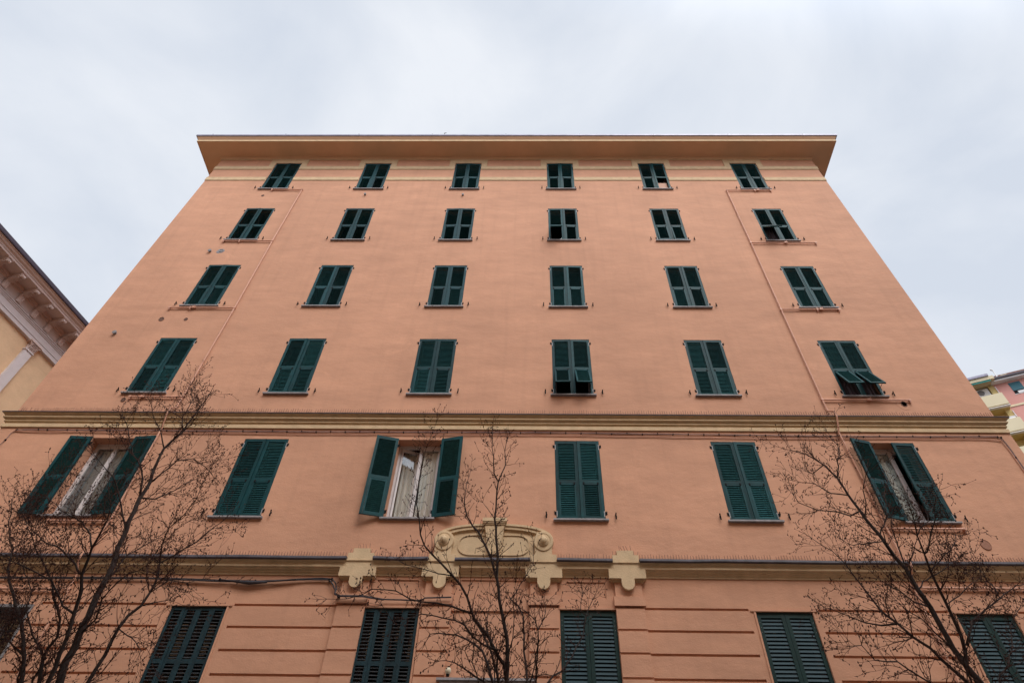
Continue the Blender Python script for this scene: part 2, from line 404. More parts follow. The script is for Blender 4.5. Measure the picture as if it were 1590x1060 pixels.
rf.poly([(XL - .85, -.85, 23.85), (XR + .85, -.85, 23.85), (XR - 5, 6, 25.6), (XL + 5, 6, 25.6)])
rf.poly([(XL - .85, -.85, 23.85), (XL + 5, 6, 25.6), (XL - .85, YB + .8, 23.85)])
rf.poly([(XR + .85, -.85, 23.85), (XR + .85, YB + .8, 23.85), (XR - 5, 6, 25.6)])
rf.poly([(XL - .85, YB + .8, 23.85), (XL + 5, 6, 25.6), (XR - 5, 6, 25.6), (XR + .85, YB + .8, 23.85)])
rf.box(XL, XR, 0, YB, 23.5, 23.6)
part(rf, 'roof', M['tile'])
an = MB(); an.tube([(-3.75, -.9, 23.83), (-3.75, -.9, 24.02)], .012); an.tube([(-3.75, -.9, 24.0), (-3.68, -.9, 24.03)], .012)
part(an, 'roof_bracket', M['iron'])
an = MB()
for x in (8.05, 8.35, 8.62): an.tube([(x + .09 * math.cos(t), -.88, 23.86 + .075 * math.sin(t)) for t in [i * math.pi / 8 for i in range(9)]], .009, 5)
part(an, 'roof_cable_loop', M['grey'])

# ---- string course between the storeys
k = MB()
wrap_profile(k, [(.0, 10.548), (.062, 10.550), (.066, 10.556), (.066, 10.645), (.058, 10.655), (.030, 10.668), (.030, 10.682), (.045, 10.692), (.060, 10.705),
                 (.080, 10.708), (.080, 10.728), (.066, 10.733), (.066, 10.747), (.085, 10.765), (.105, 10.785), (.128, 10.790), (.130, 10.818), (.112, 10.824),
                 (.118, 10.845), (.140, 10.872), (.176, 10.888), (.178, 10.896), (.0, 10.93)], XL, XR, YB)
part(k, 'string_course', M['cream'])
k = MB(); wrap_profile(k, [(.10, 10.898), (.192, 10.898), (.194, 10.916), (.0, 10.966)], XL, XR, YB)
part(k, 'flashing', M['lead'])
# ---- lower cornice and its flashings
k = MB()
wrap_profile(k, [(.0, 7.215), (.052, 7.218), (.056, 7.245), (.078, 7.262), (.085, 7.282), (.115, 7.298), (.122, 7.318), (.155, 7.332), (.16, 7.338), (.16, 7.395), (.168, 7.425), (.19, 7.445), (.19, 7.455), (0, 7.49)], XL, XR, YB)
part(k, 'cornice', M['cream'])
cuts = [XL - .235] + [v for c in CRX for v in (c - .268, c + .268)] + [XR + .235]
for q in range(0, len(cuts), 2):
    k = MB(); rr = random.Random(q); n = max(2, int((cuts[q + 1] - cuts[q]) / .5)); a, b_ = cuts[q], cuts[q + 1]
    prev = None
    for i in range(n + 1):
        x = a + (b_ - a) * i / n; dz = rr.uniform(-.006, .006); dp = rr.uniform(-.008, .008)
        cur = [(x, -.12, 7.448 + dz), (x, -.236 - dp, 7.446 + dz), (x, -.244 - dp, 7.462 + dz), (x, -.236 - dp, 7.503 + dz), (x, LW, 7.545)]
        if prev:
            for j in range(4): k.poly([prev[j], cur[j], cur[j + 1], prev[j + 1]])
        else: k.poly(cur)
        prev = cur
    k.poly(prev)
    part(k, 'flashing', M['lead'])

# ---- bird spikes standing along the flashings
def spikes(x0, x1, y, z, h, seed, splay=.05):
    rr = random.Random(seed); k = MB(); x = x0
    k.box(x0, x1, y - .012, y + .012, z - .004, z + .004)
    while x < x1:
        if rr.random() > .03:
            dx = rr.uniform(-1, 1) * splay * h; hh = h * rr.uniform(.82, 1.08); r = .0042
            k.obox((x + dx / 2, y, z + hh / 2), Vector((r, 0, 0)), Vector((0, r, 0)), Vector((dx / 2, 0, hh / 2)))
        x += .0572
    return part(k, 'bird_spikes', M['spike'])
spikes(XL + .1, XR - .05, -.03, 10.98, .155, 1)
for q in range(0, len(cuts), 2): spikes(cuts[q] + .03, cuts[q + 1] - .03, -.06, 7.545, .12, 10 + q)
for c in (CRX[0], CRX[3]):
    spikes(c - .15, c + .15, -.10, 7.69, .12, 31, .5); spikes(c - .25, c - .18, -.10, 7.6, .10, 33, .5); spikes(c + .18, c + .25, -.10, 7.6, .10, 34, .5)
spikes(-1.08, -.62, -.12, 8.325, .11, 35, .6)

# ---- cross shaped plaster ornaments on pilasters
def cross(c, tall):
    k = MB(); s = []
    def arc(cx_, cz, r, a0, a1, n=14): return [(cx_ + r * math.cos(a0 + (a1 - a0) * i / n), cz + r * math.sin(a0 + (a1 - a0) * i / n)) for i in range(n + 1)]
    right = [(.127, 7.165), (.362, 7.165), (.362, 7.335), (.262, 7.337), (.262, 7.60)]
    right += [(.172, 7.602), (.168, 7.86)] if tall else [(.168, 7.602), (.167, 7.69)]
    pts = arc(0, 7.085, .127, math.pi, 2 * math.pi) + right
    pts += [(-x, z) for x, z in right[::-1]]
    k.plate([(c + x, z) for x, z in pts], -.166, LW - .0)
    # impost moulding below the arms
    for xa, xb in ((c - .345, c - .129), (c + .129, c + .345)):
        k.box(xa, xb, -.145, LW, 7.147, 7.1645)
    for xa, xb in ((c - .318, c - .129), (c + .129, c + .318)): k.box(xa, xb, -.12, LW, 7.132, 7.147)
    for xa, xb in ((c - .29, c - .129), (c + .129, c + .29)): k.box(xa, xb, -.10, LW, 7.118, 7.132)
    o = part(k, 'cross_ornament', M['cream'])
    if tall:
        r_ = MB(); cz = 7.86
        r_.lathe([(.2, -.03), (.2, .17), (.192, .185), (.15, .188), (.146, .182), (.112, .182), (.108, .205), (.098, .212), (.088, .212), (.084, .225), (.074, .225), (.066, .245), (.05, .258), (.028, .268), (.008, .27)], (c, 0, cz), n=36)
        part(r_, 'rosette', M['cream'], smooth=False, parent=o)
    # pilaster
    p = MB()
    p.box(c - .262, c + .262, -.082, LW, 6.865, 7.118)
    p.box(c - .298, c + .298, -.108, LW, 6.705, 6.865)
    p.box(c - .272, c + .272, -.055, LW, .13, 6.69)
    zt = 6.662
    while zt > .6:
        p.box(c - .272, c + .272, -.078, -.054, zt - .335, zt); zt -= .3725
    part(p, 'pilaster', M['salmon'])
for c, tl in zip(CRX, (False, True, True, False)): cross(c, tl)

# ---- arched pediment over the door
PC = -.85
def arch(wd, z0, zt, n=26, ex=2.0, flat=.28):
    """symmetrical basket arch: half width wd, springing z0, top zt"""
    pts = []
    for i in range(n + 1):
        t = i / n; a = math.pi * (1 - t)
        cx_, sx_ = math.cos(a), math.sin(a)
        x = math.copysign(abs(cx_) ** (.86), cx_) * wd; z = z0 + (sx_ ** .74) * (zt - z0)
        pts.append((PC + x, z))
    return pts
outer = arch(1.225, 7.86, 8.225); inner1 = arch(1.165, 7.845, 8.185); inner2 = arch(1.07, 7.83, 8.125); inner3 = arch(1.05, 7.83, 8.108)
pd = MB()
pd.plate(outer + [(PC + 1.02, 7.55), (PC - 1.02, 7.55)], -.082, LW)      # tympanum
pd.strip(outer, inner1, -.150, -.08); pd.strip(inner1, inner2, -.128, -.08); pd.strip(inner2, inner3, -.104, -.08)
def stadium(hw, z0, z1, r, n=10):
    pts = []; zc = (z0 + z1) / 2; hz = (z1 - z0) / 2
    for cxs, a0 in ((1, -math.pi / 2), (-1, math.pi / 2)):
        for i in range(2 * n + 1):
            a = a0 + math.pi * i / (2 * n)
            ca, sa = math.cos(a), math.sin(a)
            pts.append((PC + cxs * (hw - r) + math.copysign(abs(ca) ** .8, ca) * r, zc + math.copysign(abs(sa) ** .8, sa) * hz))
    return pts
so = stadium(.735, 7.605, 8.025, .30); si = stadium(.712, 7.628, 8.002, .29)
pd.strip(so, si, -.100, -.08, closed=True)
part(pd, 'pediment', M['cream'])
ks = MB()
ks.plate([(PC - .10, 7.60), (PC + .12, 7.60), (PC + .215, 8.19), (PC - .20, 8.19)], -.165, LW)
for a, b_ in ((-.15, -.125), (-.03, -.01), (.03, .05), (.145, .17)):
    ks.plate([(PC + a * .6, 7.63), (PC + b_ * .6 + .01, 7.63), (PC + b_, 8.16), (PC + a, 8.16)], -.176, -.16)
ks.box(PC - .222, PC + .232, -.185, LW, 8.19, 8.215); ks.box(PC - .238, PC + .243, -.20, LW, 8.215, 8.245); ks.box(PC - .252, PC + .254, -.215, LW, 8.245, 8.318)
part(ks, 'keystone', M['cream'])
# thin joint, door lintel and door leaves (below the photo)
k = MB(); k.box(-1.66, -.04, -.13, LW, 5.42, 5.485); k.box(-1.72, 0.02, -.16, LW, 5.485, 5.52)
part(k, 'door_lintel', M['marble'])
k = MB()
k.box(-1.60, -.10, .18, .22, .13, 5.40)
for x in (-1.55, -.83):
    for z0, z1 in ((.35, 1.3), (1.45, 3.1), (3.3, 5.2)): k.box(x, x + .68, .165, .18, z0, z1)
part(k, 'door', M['green_dark'])

# ================================================================== windows and shutters
def slat_mesh(name, wd, hh, pitch, tilt, depth, mt, thick=.007):
    k = MB(); n = int(hh / pitch); z = (hh - n * pitch) / 2 + pitch / 2
    ca, sa = math.cos(tilt), math.sin(tilt)
    for i in range(n):
        k.obox((wd / 2, 0, z + i * pitch), Vector((wd / 2, 0, 0)), Vector((0, depth / 2 * ca, depth / 2 * sa)), Vector((0, -thick / 2 * sa, thick / 2 * ca)))
    me = k.build(name, mt); d = me.data; bpy.data.objects.remove(me); return d
def mesh_only(k, name, mts):
    o = k.build(name, mts); d = o.data; bpy.data.objects.remove(o); return d
LWID = .519
T = .042
def leaf_meshes(H, mt, smt, pitch, tilt, sw=.064, key=''):
    """closed leaf hinged at x=0, spreading to +x; outer face y=0, inner y=T; bottom z=0"""
    rail_z = H - .985
    f = MB()
    f.box(0, sw, 0, T, 0, H); f.box(LWID - sw, LWID, 0, T, 0, H)
    f.box(sw, LWID - sw, .002, T - .002, H - .075, H); f.box(sw, LWID - sw, .002, T - .002, rail_z - .078, rail_z)
    f.box(sw, LWID - sw, .004, T - .004, 0, .02)
    for x in (sw, LWID - sw - .008): f.box(x, x + .008, -.004, .004, rail_z + .004, H - .079)      # glazing bead catching the light
    f.box(LWID - .028, LWID - .004, -.006, .0, .03, H - .03)
    for z in (H - .16, .13):
        f.box(-.030, -.001, -.014, .006, z - .035, z + .035, 1); f.box(-.045, -.028, -.02, .012, z - .02, z + .045, 1)
        f.box(.004, .022, -.004, -.0005, z - .07, z + .06, 2)
    frame = mesh_only(f, 'shutter_' + key, [mt, M['iron'], M['pale']])
    lw = LWID - 2 * sw
    louvre = slat_mesh('louvre_' + key, lw, H - .075 - rail_z, pitch, tilt, .046, smt)
    # lower flap, hinged at its top
    fh = rail_z - .078 - .022; fw = lw - .004; s2 = .038
    g2 = MB()
    g2.box(0, s2, -.002, .034, -fh, 0); g2.box(fw - s2, fw, -.002, .034, -fh, 0)
    g2.box(s2, fw - s2, 0, .032, -.036, 0); g2.box(s2, fw - s2, 0, .032, -fh, -fh + .055)
    z = -fh + .055; hh = fh - .091; n = int(hh / pitch); ca, sa = math.cos(tilt), math.sin(tilt)
    for i in range(n):
        g2.obox((fw / 2, .016, z + (i + .5) * hh / n), Vector(((fw - 2 * s2) / 2, 0, 0)), Vector((0, .021 * ca, .021 * sa)), Vector((0, -.0035 * sa, .0035 * ca)), 1)
    for x in (.02, fw - .05): g2.box(x, x + .03, -.012, -.002, -.03, .02, 2)
    flap = mesh_only(g2, 'flap_' + key, [mt, smt, M['iron']])
    return dict(H=H, frame=frame, louvre=louvre, flap=flap, sw=sw, lw=lw, rail=rail_z)
LEAF = leaf_meshes(1.89, M['green'], M['slat'], .043, R(52), key='upper')
LEAFO = leaf_meshes(1.89, M['green_old'], M['slat'], .043, R(52), key='faded')
LEAF2 = leaf_meshes(1.89, M['green'], M['slat'], .040, R(50), key='first')
def shutter(x, y, z, side, K, ang=0.0, flap=0.0, label=None, noflap=False):
    """side -1: left leaf (hinge at its left edge); +1: right leaf"""
    sx = 1 if side < 0 else -1
    o = link('shutter', K['frame'], B, (x - OB.x, y, z), rz=(-ang if side < 0 else ang), sx=sx)
    if label: o['label'] = label
    l_ = link('louvre', K['louvre'], o, (K['sw'], T / 2, K['rail']))
    if not noflap:
        f = link('flap', K['flap'], o, (K['sw'] + .002, .004, K['rail'] - .079), rx=-flap)
        if flap > .2: f['label'] = 'lower shutter flap propped open outwards'
    if flap > .2:
        pr = MB(); zt = K['rail'] - .078; fl = .70
        pr.tube([(K['sw'] + .01, .02, zt - .62), (K['sw'] + .01, -math.sin(flap) * fl, zt - math.cos(flap) * fl)], .006, 5)
        pr.build('stay_rod', M['iron'], o)
    return o
hk = MB()
hk.tube([(0, .01, 0), (0, -.035, 0), (0, -.05, -.03), (0, -.045, -.09)], .015, 6); hk.tube([(0, -.038, -.005), (0, -.05, .02), (0, -.065, .035)], .014, 6)
HOOK = mesh_only(hk, 'shutter_hook', M['iron'])
def sill_mesh(wd, name):
    s = MB(); s.box(-wd / 2, wd / 2, -.070, .30, -.034, 0); s.box(-wd / 2 + .01, wd / 2 - .01, -.06, .0, -.040, -.0342)
    return mesh_only(s, name, M['marble'])
SILL = sill_mesh(1.172, 'sill'); SILLG = sill_mesh(1.20, 'sill_ground')
def casement(wd, hh, name, mt, sides=(-1, 1)):
    f = MB(); a = wd / 2
    f.box(-a, -a + .055, 0, .07, 0, hh); f.box(a - .055, a, 0, .07, 0, hh); f.box(-a + .055, a - .055, 0, .07, hh - .06, hh); f.box(-a + .055, a - .055, 0, .07, 0, .05)
    for s in sides:
        x0, x1 = (-a + .06, -.004) if s < 0 else (.004, a - .06)
        f.box(x0, x0 + .045, -.012, .045, .055, hh - .065); f.box(x1 - .045, x1, -.012, .045, .055, hh - .065)
        f.box(x0 + .045, x1 - .045, -.01, .043, .055, .12); f.box(x0 + .045, x1 - .045, -.01, .043, hh - .13, hh - .065)
    f.box(-.02, .02, -.022, -.012, .055, hh - .065)
    return mesh_only(f, name, mt)
CASE_W = casement(1.05, 1.90, 'window_white', M['whiteframe']); CASE_A = casement(1.05, 1.90, 'window_ajar', M['whiteframe'], (1,)); CASE_B = casement(1.05, 1.90, 'window_brown', M['brownframe']); CASE_G = casement(1.06, 2.12, 'window_ground', M['brownframe'])
def pane_mesh(wd, hh):
    k = MB()
    for x0, x1 in ((-wd / 2 + .105, -.049), (.049, wd / 2 - .105)): k.box(x0, x1, .014, .019, .12, hh - .13)
    return mesh_only(k, 'pane', M['glass'])
PANE = pane_mesh(1.05, 1.90); PANEG = pane_mesh(1.06, 2.12)
k = MB(); k.box(.049, .42, .014, .019, .12, 1.77); PANE1 = mesh_only(k, 'pane', M['glass'])
k = MB(); k.box(0, .045, -.03, .027, .055, 1.835); k.box(.416, .461, -.03, .027, .055, 1.835); k.box(.045, .416, -.028, .025, .055, .12); k.box(.045, .416, -.028, .025, 1.77, 1.835); SASH = mesh_only(k, 'sash', M['whiteframe'])
k = MB(); k.box(.045, .416, -.003, .002, .12, 1.77); SPANE = mesh_only(k, 'pane', M['glass'])
def curtain(x0, x1, z0, z1, y, amp, waves, mt, parent, loc=(0, 0, 0), name='curtain', seed=0):
    rr = random.Random(seed); k = MB(); n = 60; cols = []
    ph = [rr.uniform(0, 6) for _ in range(4)]
    for i in range(n + 1):
        t = i / n
        d = amp * (math.sin(t * waves * 6.28 + ph[0]) + .5 * math.sin(t * waves * 2.3 * 6.28 + ph[1]) + .3 * math.sin(t * waves * .4 * 6.28 + ph[2]))
        cols.append((x0 + (x1 - x0) * t, y + d, y + d * 1.5))
    for i in range(n):
        a, b_ = cols[i], cols[i + 1]
        k.poly([(a[0], a[1], z1), (b_[0], b_[1], z1), (b_[0], b_[2], z0), (a[0], a[2], z0)])
        k.poly([(a[0], a[1] + .004, z1), (a[0], a[2] + .004, z0), (b_[0], b_[2] + .004, z0), (b_[0], b_[1] + .004, z1)])
    o = k.build(name, mt, parent, fix=False, smooth=True); o.location = loc; return o

# closed, ajar and open states read off the photograph
STATE = {}
for r in (2, 3, 4, 5, 6):
    for c in range(6): STATE[r, c] = dict(flaps=(0, 0))
STATE[3, 3]['flaps'] = (29, 29); STATE[3, 5]['flaps'] = (30, 30); STATE[5, 5]['flaps'] = (39, 0); STATE[5, 3]['flaps'] = (38, 0); STATE[5, 4]['flaps'] = (4, 4); STATE[5, 3]['edge'] = 1
STATE[6, 4]['flaps'] = (0, None)
rj = random.Random(77)
for (r, c), s in STATE.items():
    x = COLX[c]; zt = TOP[r]; zb = zt - HH; yw = LW if r == 2 else 0.0; yf = yw + .006
    K = LEAF2 if r == 2 else (LEAFO if c in (1, 2) and r in (4, 5, 6) else LEAF)
    fl = s['flaps']
    # the window behind the shutters
    wm = CASE_A if (r, c) == (2, 2) else CASE_W if (r, c) in ((2, 0), (2, 2), (2, 5)) else CASE_B
    wo = link('window', wm, B, (x - OB.x, .235, zb))
    if (r, c) != (3, 3): link('pane', PANE1 if (r, c) == (2, 2) else PANE, wo)
    if (r, c) == (2, 2):
        link('sash', SASH, wo, (-.463, .03, 0), rz=R(24)); link('pane', SPANE, wo, (-.463, .03, 0), rz=R(24))
    link('sill', SILL, wo, (-.002, yw - .235, .0))
    if (r, c) not in ((2, 0), (2, 2), (2, 5)):
        j = lambda: R(rj.uniform(.1, 2.4))
        shutter(x - HW + .003, yf, zb + .006, -1, K, j(), R(fl[0]))
        if fl[1] is None: shutter(x + HW - .003, yf, zb + .006, 1, K, j(), 0, label='right shutter leaf with its lower louvre missing', noflap=True)
        else: shutter(x + HW - .003, yf, zb + .006, 1, K, j(), R(fl[1]))
    for s_ in (-1, 1):
        if (r, c) in ((2, 0), (2, 2)) or ((r, c) == (2, 5) and s_ < 0): continue
        link('shutter_hook', HOOK, B, (x + s_ * rj.uniform(.722, .738) - OB.x, yw, zb + .10 + rj.uniform(-.01, .01)), rz=R(rj.uniform(-14, 14)))
    if (r, c) == (6, 4):
        k = MB(); k.box(.06, .44, -.12, -.10, .03, .62); k.build('blind', M['peach'], wo)
    if (r, c) == (3, 5): curtain(-.45, .45, .1, 1.8, -.06, .02, 7, M['darkcurtain'], wo, seed=4)
    if (r, c) == (5, 5): curtain(-.45, .0, .1, 1.8, -.06, .02, 4, M['darkcurtain'], wo, seed=5)
    if (r, c) == (2, 2):
        wo['label'] = 'white framed window with cream curtains, its shutters swung open'
        shutter(x - HW + .003, yf - .02, zb + .006, -1, K, R(164)); shutter(x + HW - .003, yf - .02, zb + .006, 1, K, R(166))
        curtain(.06, .46, .1, 1.82, .065, .026, 4, M['curtain'], wo, seed=7); curtain(-.44, -.06, .1, 1.82, .20, .028, 4, M['curtain'], wo, seed=8)
    if (r, c) == (2, 0):
        wo['label'] = 'white framed window with a beaded white curtain strip, its shutters folded back'
        shutter(x - HW + .003, yf - .03, zb + .006, -1, K, R(177)); shutter(x + HW - .003, yf - .03, zb + .006, 1, K, R(173))
        curtain(-.45, .45, .1, 1.82, .06, .012, 5, M['grey'], wo, seed=9)
    if (r, c) == (2, 5):
        wo['label'] = 'window with patterned lace curtain behind one shutter standing open'
        shutter(x - HW + .003, yf - .02, zb + .006, -1, K, R(163)); shutter(x + HW - .003, yf, zb + .006, 1, K, R(2.5))
        curtain(-.45, .02, .1, 1.82, .06, .010, 4, M['lace'], wo, seed=10)
# the hinged white casement of the open first-floor window stands ajar inside
# ---- ground-floor windows
def ground_shutters(kx, style):
    x = X1[kx]; zb = TOP[1] - HH1; zt = TOP[1]
    # raised plaster border
    k = MB(); e = .006
    for s in (-1, 1):
        xa, xb = sorted((x + s * (H1W + e), x + s * (H1W + .04))); k.box(xa, xb, LW - .016, LW + .02, zb - .0, zt + .0)
    k.box(x - H1W - .10, x + H1W + .10, LW - .022, LW + .02, zt + .002, zt + .034)
    part(k, 'window_surround', M['salmon'])
    wo = link('window', CASE_G, B, (x - OB.x, .235, zb)); link('pane', PANEG, wo); link('sill', SILLG, wo, (0, LW - .235, 0))
    if style == 'broad':
        for s in (-1, 1):
            k = MB(); mt = [M['green_dark'], M['slat_new'], M['pale']]; w_ = .524; sw = .07
            k.box(0, sw, 0, T, 0, HH1 - .01); k.box(w_ - sw, w_, 0, T, 0, HH1 - .01); k.box(sw, w_ - sw, .002, T - .002, HH1 - .10, HH1 - .01); k.box(sw, w_ - sw, .002, T - .002, 0, .09)
            n = 31; z0 = .09; dz = (HH1 - .19) / n
            for i in range(n): k.obox((w_ / 2, T / 2, z0 + (i + .5) * dz), Vector((w_ / 2 - sw, 0, 0)), Vector((0, .020 * math.cos(R(62)), .026 * math.sin(R(62)))), Vector((0, -.003, .0015)), 1)
            for z in (HH1 - .18, HH1 - .26, HH1 - .34): k.box(.03, .037, -.003, 0, z, z + .008, 2)
            o = k.build('shutter', mt, B); o.scale = (-s, 1, 1); o.location = (x + s * (H1W - .003) - OB.x, LW + .02, zb + .005); o.rotation_euler = (0, 0, s * R(.6))
    else:
        for q in range(4):
            k = MB(); w_ = .2625; sw = .052
            k.box(0, sw, 0, T, 0, HH1 - .01); k.box(w_ - sw, w_, 0, T, 0, HH1 - .01)
            for z0, z1 in ((HH1 - .07, HH1 - .01), (HH1 - .93, HH1 - .86), (0, .09)): k.box(sw, w_ - sw, .002, T - .002, z0, z1)
            for z0, z1 in ((.09, HH1 - .93), (HH1 - .86, HH1 - .07)):
                n = int((z1 - z0) / .054)
                for i in range(n): k.obox((w_ / 2, T / 2, z0 + (i + .5) * (z1 - z0) / n), Vector((w_ / 2 - sw, 0, 0)), Vector((0, .018 * math.cos(R(40)), .018 * math.sin(R(40)))), Vector((0, -.003, .004)), 1)
            o = k.build('shutter', [M['green_grey'], M['slat_old']], B); o.location = (x - H1W + .004 + q * .264 - OB.x, LW + .01 + (.006 if q in (1, 2) else 0), zb + .005); o.rotation_euler = (0, 0, R((-.8, .8, -.8, .8)[q]))
for kx in (1, 2): ground_shutters(kx, 'narrow')
for kx in (3, 4, 5): ground_shutters(kx, 'broad')
# far left ground-floor window: no shutters, dark room behind a grey frame
wo = link('window', CASE_G, B, (X1[0] - OB.x, .235, TOP[1] - HH1)); link('pane', PANEG, wo); link('sill', SILLG, wo, (0, LW - .235, 0))
wo['label'] = 'unshuttered ground floor window with grey frame and deep dark reveal'
k = MB(); x = X1[0]; zb = TOP[1] - HH1
for s in (-1, 1):
    xa, xb = sorted((x + s * H1W, x + s * (H1W - .05))); k.box(xa, xb, LW - .012, .22, zb, TOP[1])
k.box(x - H1W + .05, x + H1W - .05, LW - .012, .22, TOP[1] - .05, TOP[1])
part(k, 'window_surround', M['grey'])
k = MB()
for i in range(7): k.tube([(x - .42 + i * .14, .06, zb), (x - .42 + i * .14, .06, TOP[1] - .05)], .009, 6)
for z in (.5, 1.1, 1.7): k.box(x - .48, x + .48, .052, .068, zb + z - .012, zb + z + .012)
part(k, 'window_grille', M['iron'])

# ---- wall vents
def vent(x, z, r, y=0.0, style='hole'):
    k = MB()
    if style == 'hole': k.lathe([(r, -.01), (r, .012), (r * .8, .014), (r * .78, .004), (.004, .004)], (x, y, z), n=20); part(k, 'vent_cover', M['grille'])
    elif style == 'spout': k.lathe([(r, -.01), (r, .05), (r * 1.3, .055), (r * 1.3, .075), (.003, .08)], (x, y, z), n=14); part(k, 'vent_spout', M['grey'])
    elif style == 'patched':
        pts = []; rr = random.Random(5)
        for i in range(14): a = 6.283 * i / 14; q = r * 1.7 * rr.uniform(.85, 1.15); pts.append((x - .02 + q * math.cos(a), z - .02 + q * .85 * math.sin(a)))
        k.plate(pts, y - .006, y); part(k, 'plaster_patch', M['marble'])
        k = MB(); k.lathe([(r, .0), (r, .02), (r * .8, .022), (r * .78, .012), (.004, .012)], (x, y, z), n=20); part(k, 'vent_cover', M['grey'])
    elif style == 'flat': k.lathe([(r, -.01), (r, .012), (r * .93, .016), (r * .88, .01), (.004, .01)], (x, y, z), n=26); part(k, 'vent_cover', M['grille_light'])
vent(-10.339, 20.727, .055); vent(-6.453, 20.776, .035, style='spout'); vent(-2.744, 20.748, .035, style='spout')
vent(-10.894, 17.375, .045, style='spout'); vent(-10.536, 17.42, .075, style='patched')
vent(-10.973, 14.251, .075); vent(-10.249, 14.248, .055); vent(-12.024, 13.681, .045, style='spout'); vent(-10.529, 11.403, .06)
vent(9.258, 11.40, .078); vent(9.226, 7.927, .105, LW, 'flat')
k = MB(); rr = random.Random(2); pts = []
for i in range(12): a = 6.283 * i / 12; q = .17 * rr.uniform(.85, 1.1); pts.append((9.24 + q * math.cos(a), 11.38 + q * .9 * math.sin(a)))
k.plate(pts, -.004, 0.0); part(k, 'plaster_patch', M['salmon'])

# ---- gas pipes, painted like the wall
def pipe(runs, r=.021):
    k = MB()
    for pts in runs: k.tube(pts, r, 8)
    for pts in runs:
        for p in (pts[0], pts[-1]): k.lathe([(r * 1.5, -.025), (r * 1.5, .025), (.002, .026)], (p[0], p[1], p[2]), n=10)
        L_ = (Vector(pts[-1]) - Vector(pts[0])).length; n = int(L_ / 1.2)
        for i in range(1, n):
            p = Vector(pts[0]).lerp(Vector(pts[-1]), i / n) if len(pts) == 2 else None
            if p is not None: k.box(p.x - .03, p.x + .03, p.y - .026, p.y + .05, p.z - .012, p.z + .012)
    part(k, 'gas_pipe', M['pipe'])
PY = -.048
def stub(x, z): return [(x, 0.02, z - .06), (x, PY, z - .06), (x, PY, z)]
xl_ = -8.975
pipe([[(xl_ + .03, PY, 21.08), (xl_, PY, 17.9), (xl_, PY, 14.69), (xl_ - .04, PY, 11.46), (xl_ - .05, -.06, 11.12), (xl_ - .08, -.215, 11.0), (xl_ - .08, -.22, 10.86), (xl_ - .09, -.09, 10.50), (-9.05, -.085, 8.26), (-9.1, -.085, 7.62), (-9.1, -.27, 7.50), (-9.1, -.27, 7.38), (-9.09, -.1, 7.15), (-9.08, -.09, 6.8), (-9.15, -.09, 4.5)],
      [(-10.11, PY, 21.08), (-8.945, PY, 21.08)], [(-10.66, PY, 17.91), (xl_, PY, 17.91)], [(-10.935, PY, 14.69), (xl_, PY, 14.69)], [(-10.38, PY, 11.47), (xl_ - .03, PY, 11.47)],
      [(-10.37, LW + PY, 8.25), (-9.05, LW + PY, 8.25)], [(-10.446, LW + PY, 6.91), (-9.09, LW + PY, 6.91)],
      stub(-10.93, 14.69), stub(-10.3, 14.69), stub(-10.65, 17.91), stub(-10.1, 17.91), stub(-10.37, 11.47), stub(-10.1, 21.08)])
pipe([[(7.245, PY, 21.05), (7.25, PY, 17.85), (7.24, PY, 14.69), (7.24, PY, 11.30), (7.25, -.06, 11.14), (7.30, -.215, 11.02), (7.31, -.22, 10.86), (7.25, -.09, 10.50), (7.30, -.085, 9.6), (7.34, -.085, 8.22), (7.36, -.085, 7.62), (7.38, -.27, 7.50), (7.37, -.27, 7.38), (7.32, -.1, 7.18), (7.32, -.09, 6.8), (7.35, -.09, 4.5)],
      [(7.245, PY, 21.05), (8.905, PY, 21.05)], [(7.25, PY, 17.85), (9.425, PY, 17.85)], [(7.24, PY, 14.70), (8.94, PY, 14.70)], [(7.24, PY, 11.485), (9.425, PY, 11.485)],
      [(7.34, LW + PY, 8.225), (8.955, LW + PY, 8.225)], [(7.36, LW + PY, 7.08), (9.44, LW + PY, 7.08), (9.55, LW + PY, 7.0), (9.6, LW + PY, 6.6)],
      stub(8.9, 21.05), stub(8.3, 21.05), stub(9.42, 17.85), stub(8.3, 14.7), stub(8.93, 14.7), stub(9.42, 11.485), stub(8.95, 8.225)])
for x, z, y in ((8.42, 21.05, PY), (8.42, 17.85, PY), (8.42, 14.7, PY), (8.42, 11.485, PY), (-10.05, 11.47, PY), (-10.2, 14.69, PY)):
    k = MB(); k.box(x - .045, x + .045, y - .035, y + .03, z - .03, z + .03); k.tube([(x, y - .03, z), (x + .03, y - .055, z + .05)], .01, 5); part(k, 'pipe_valve', M['pipe'])

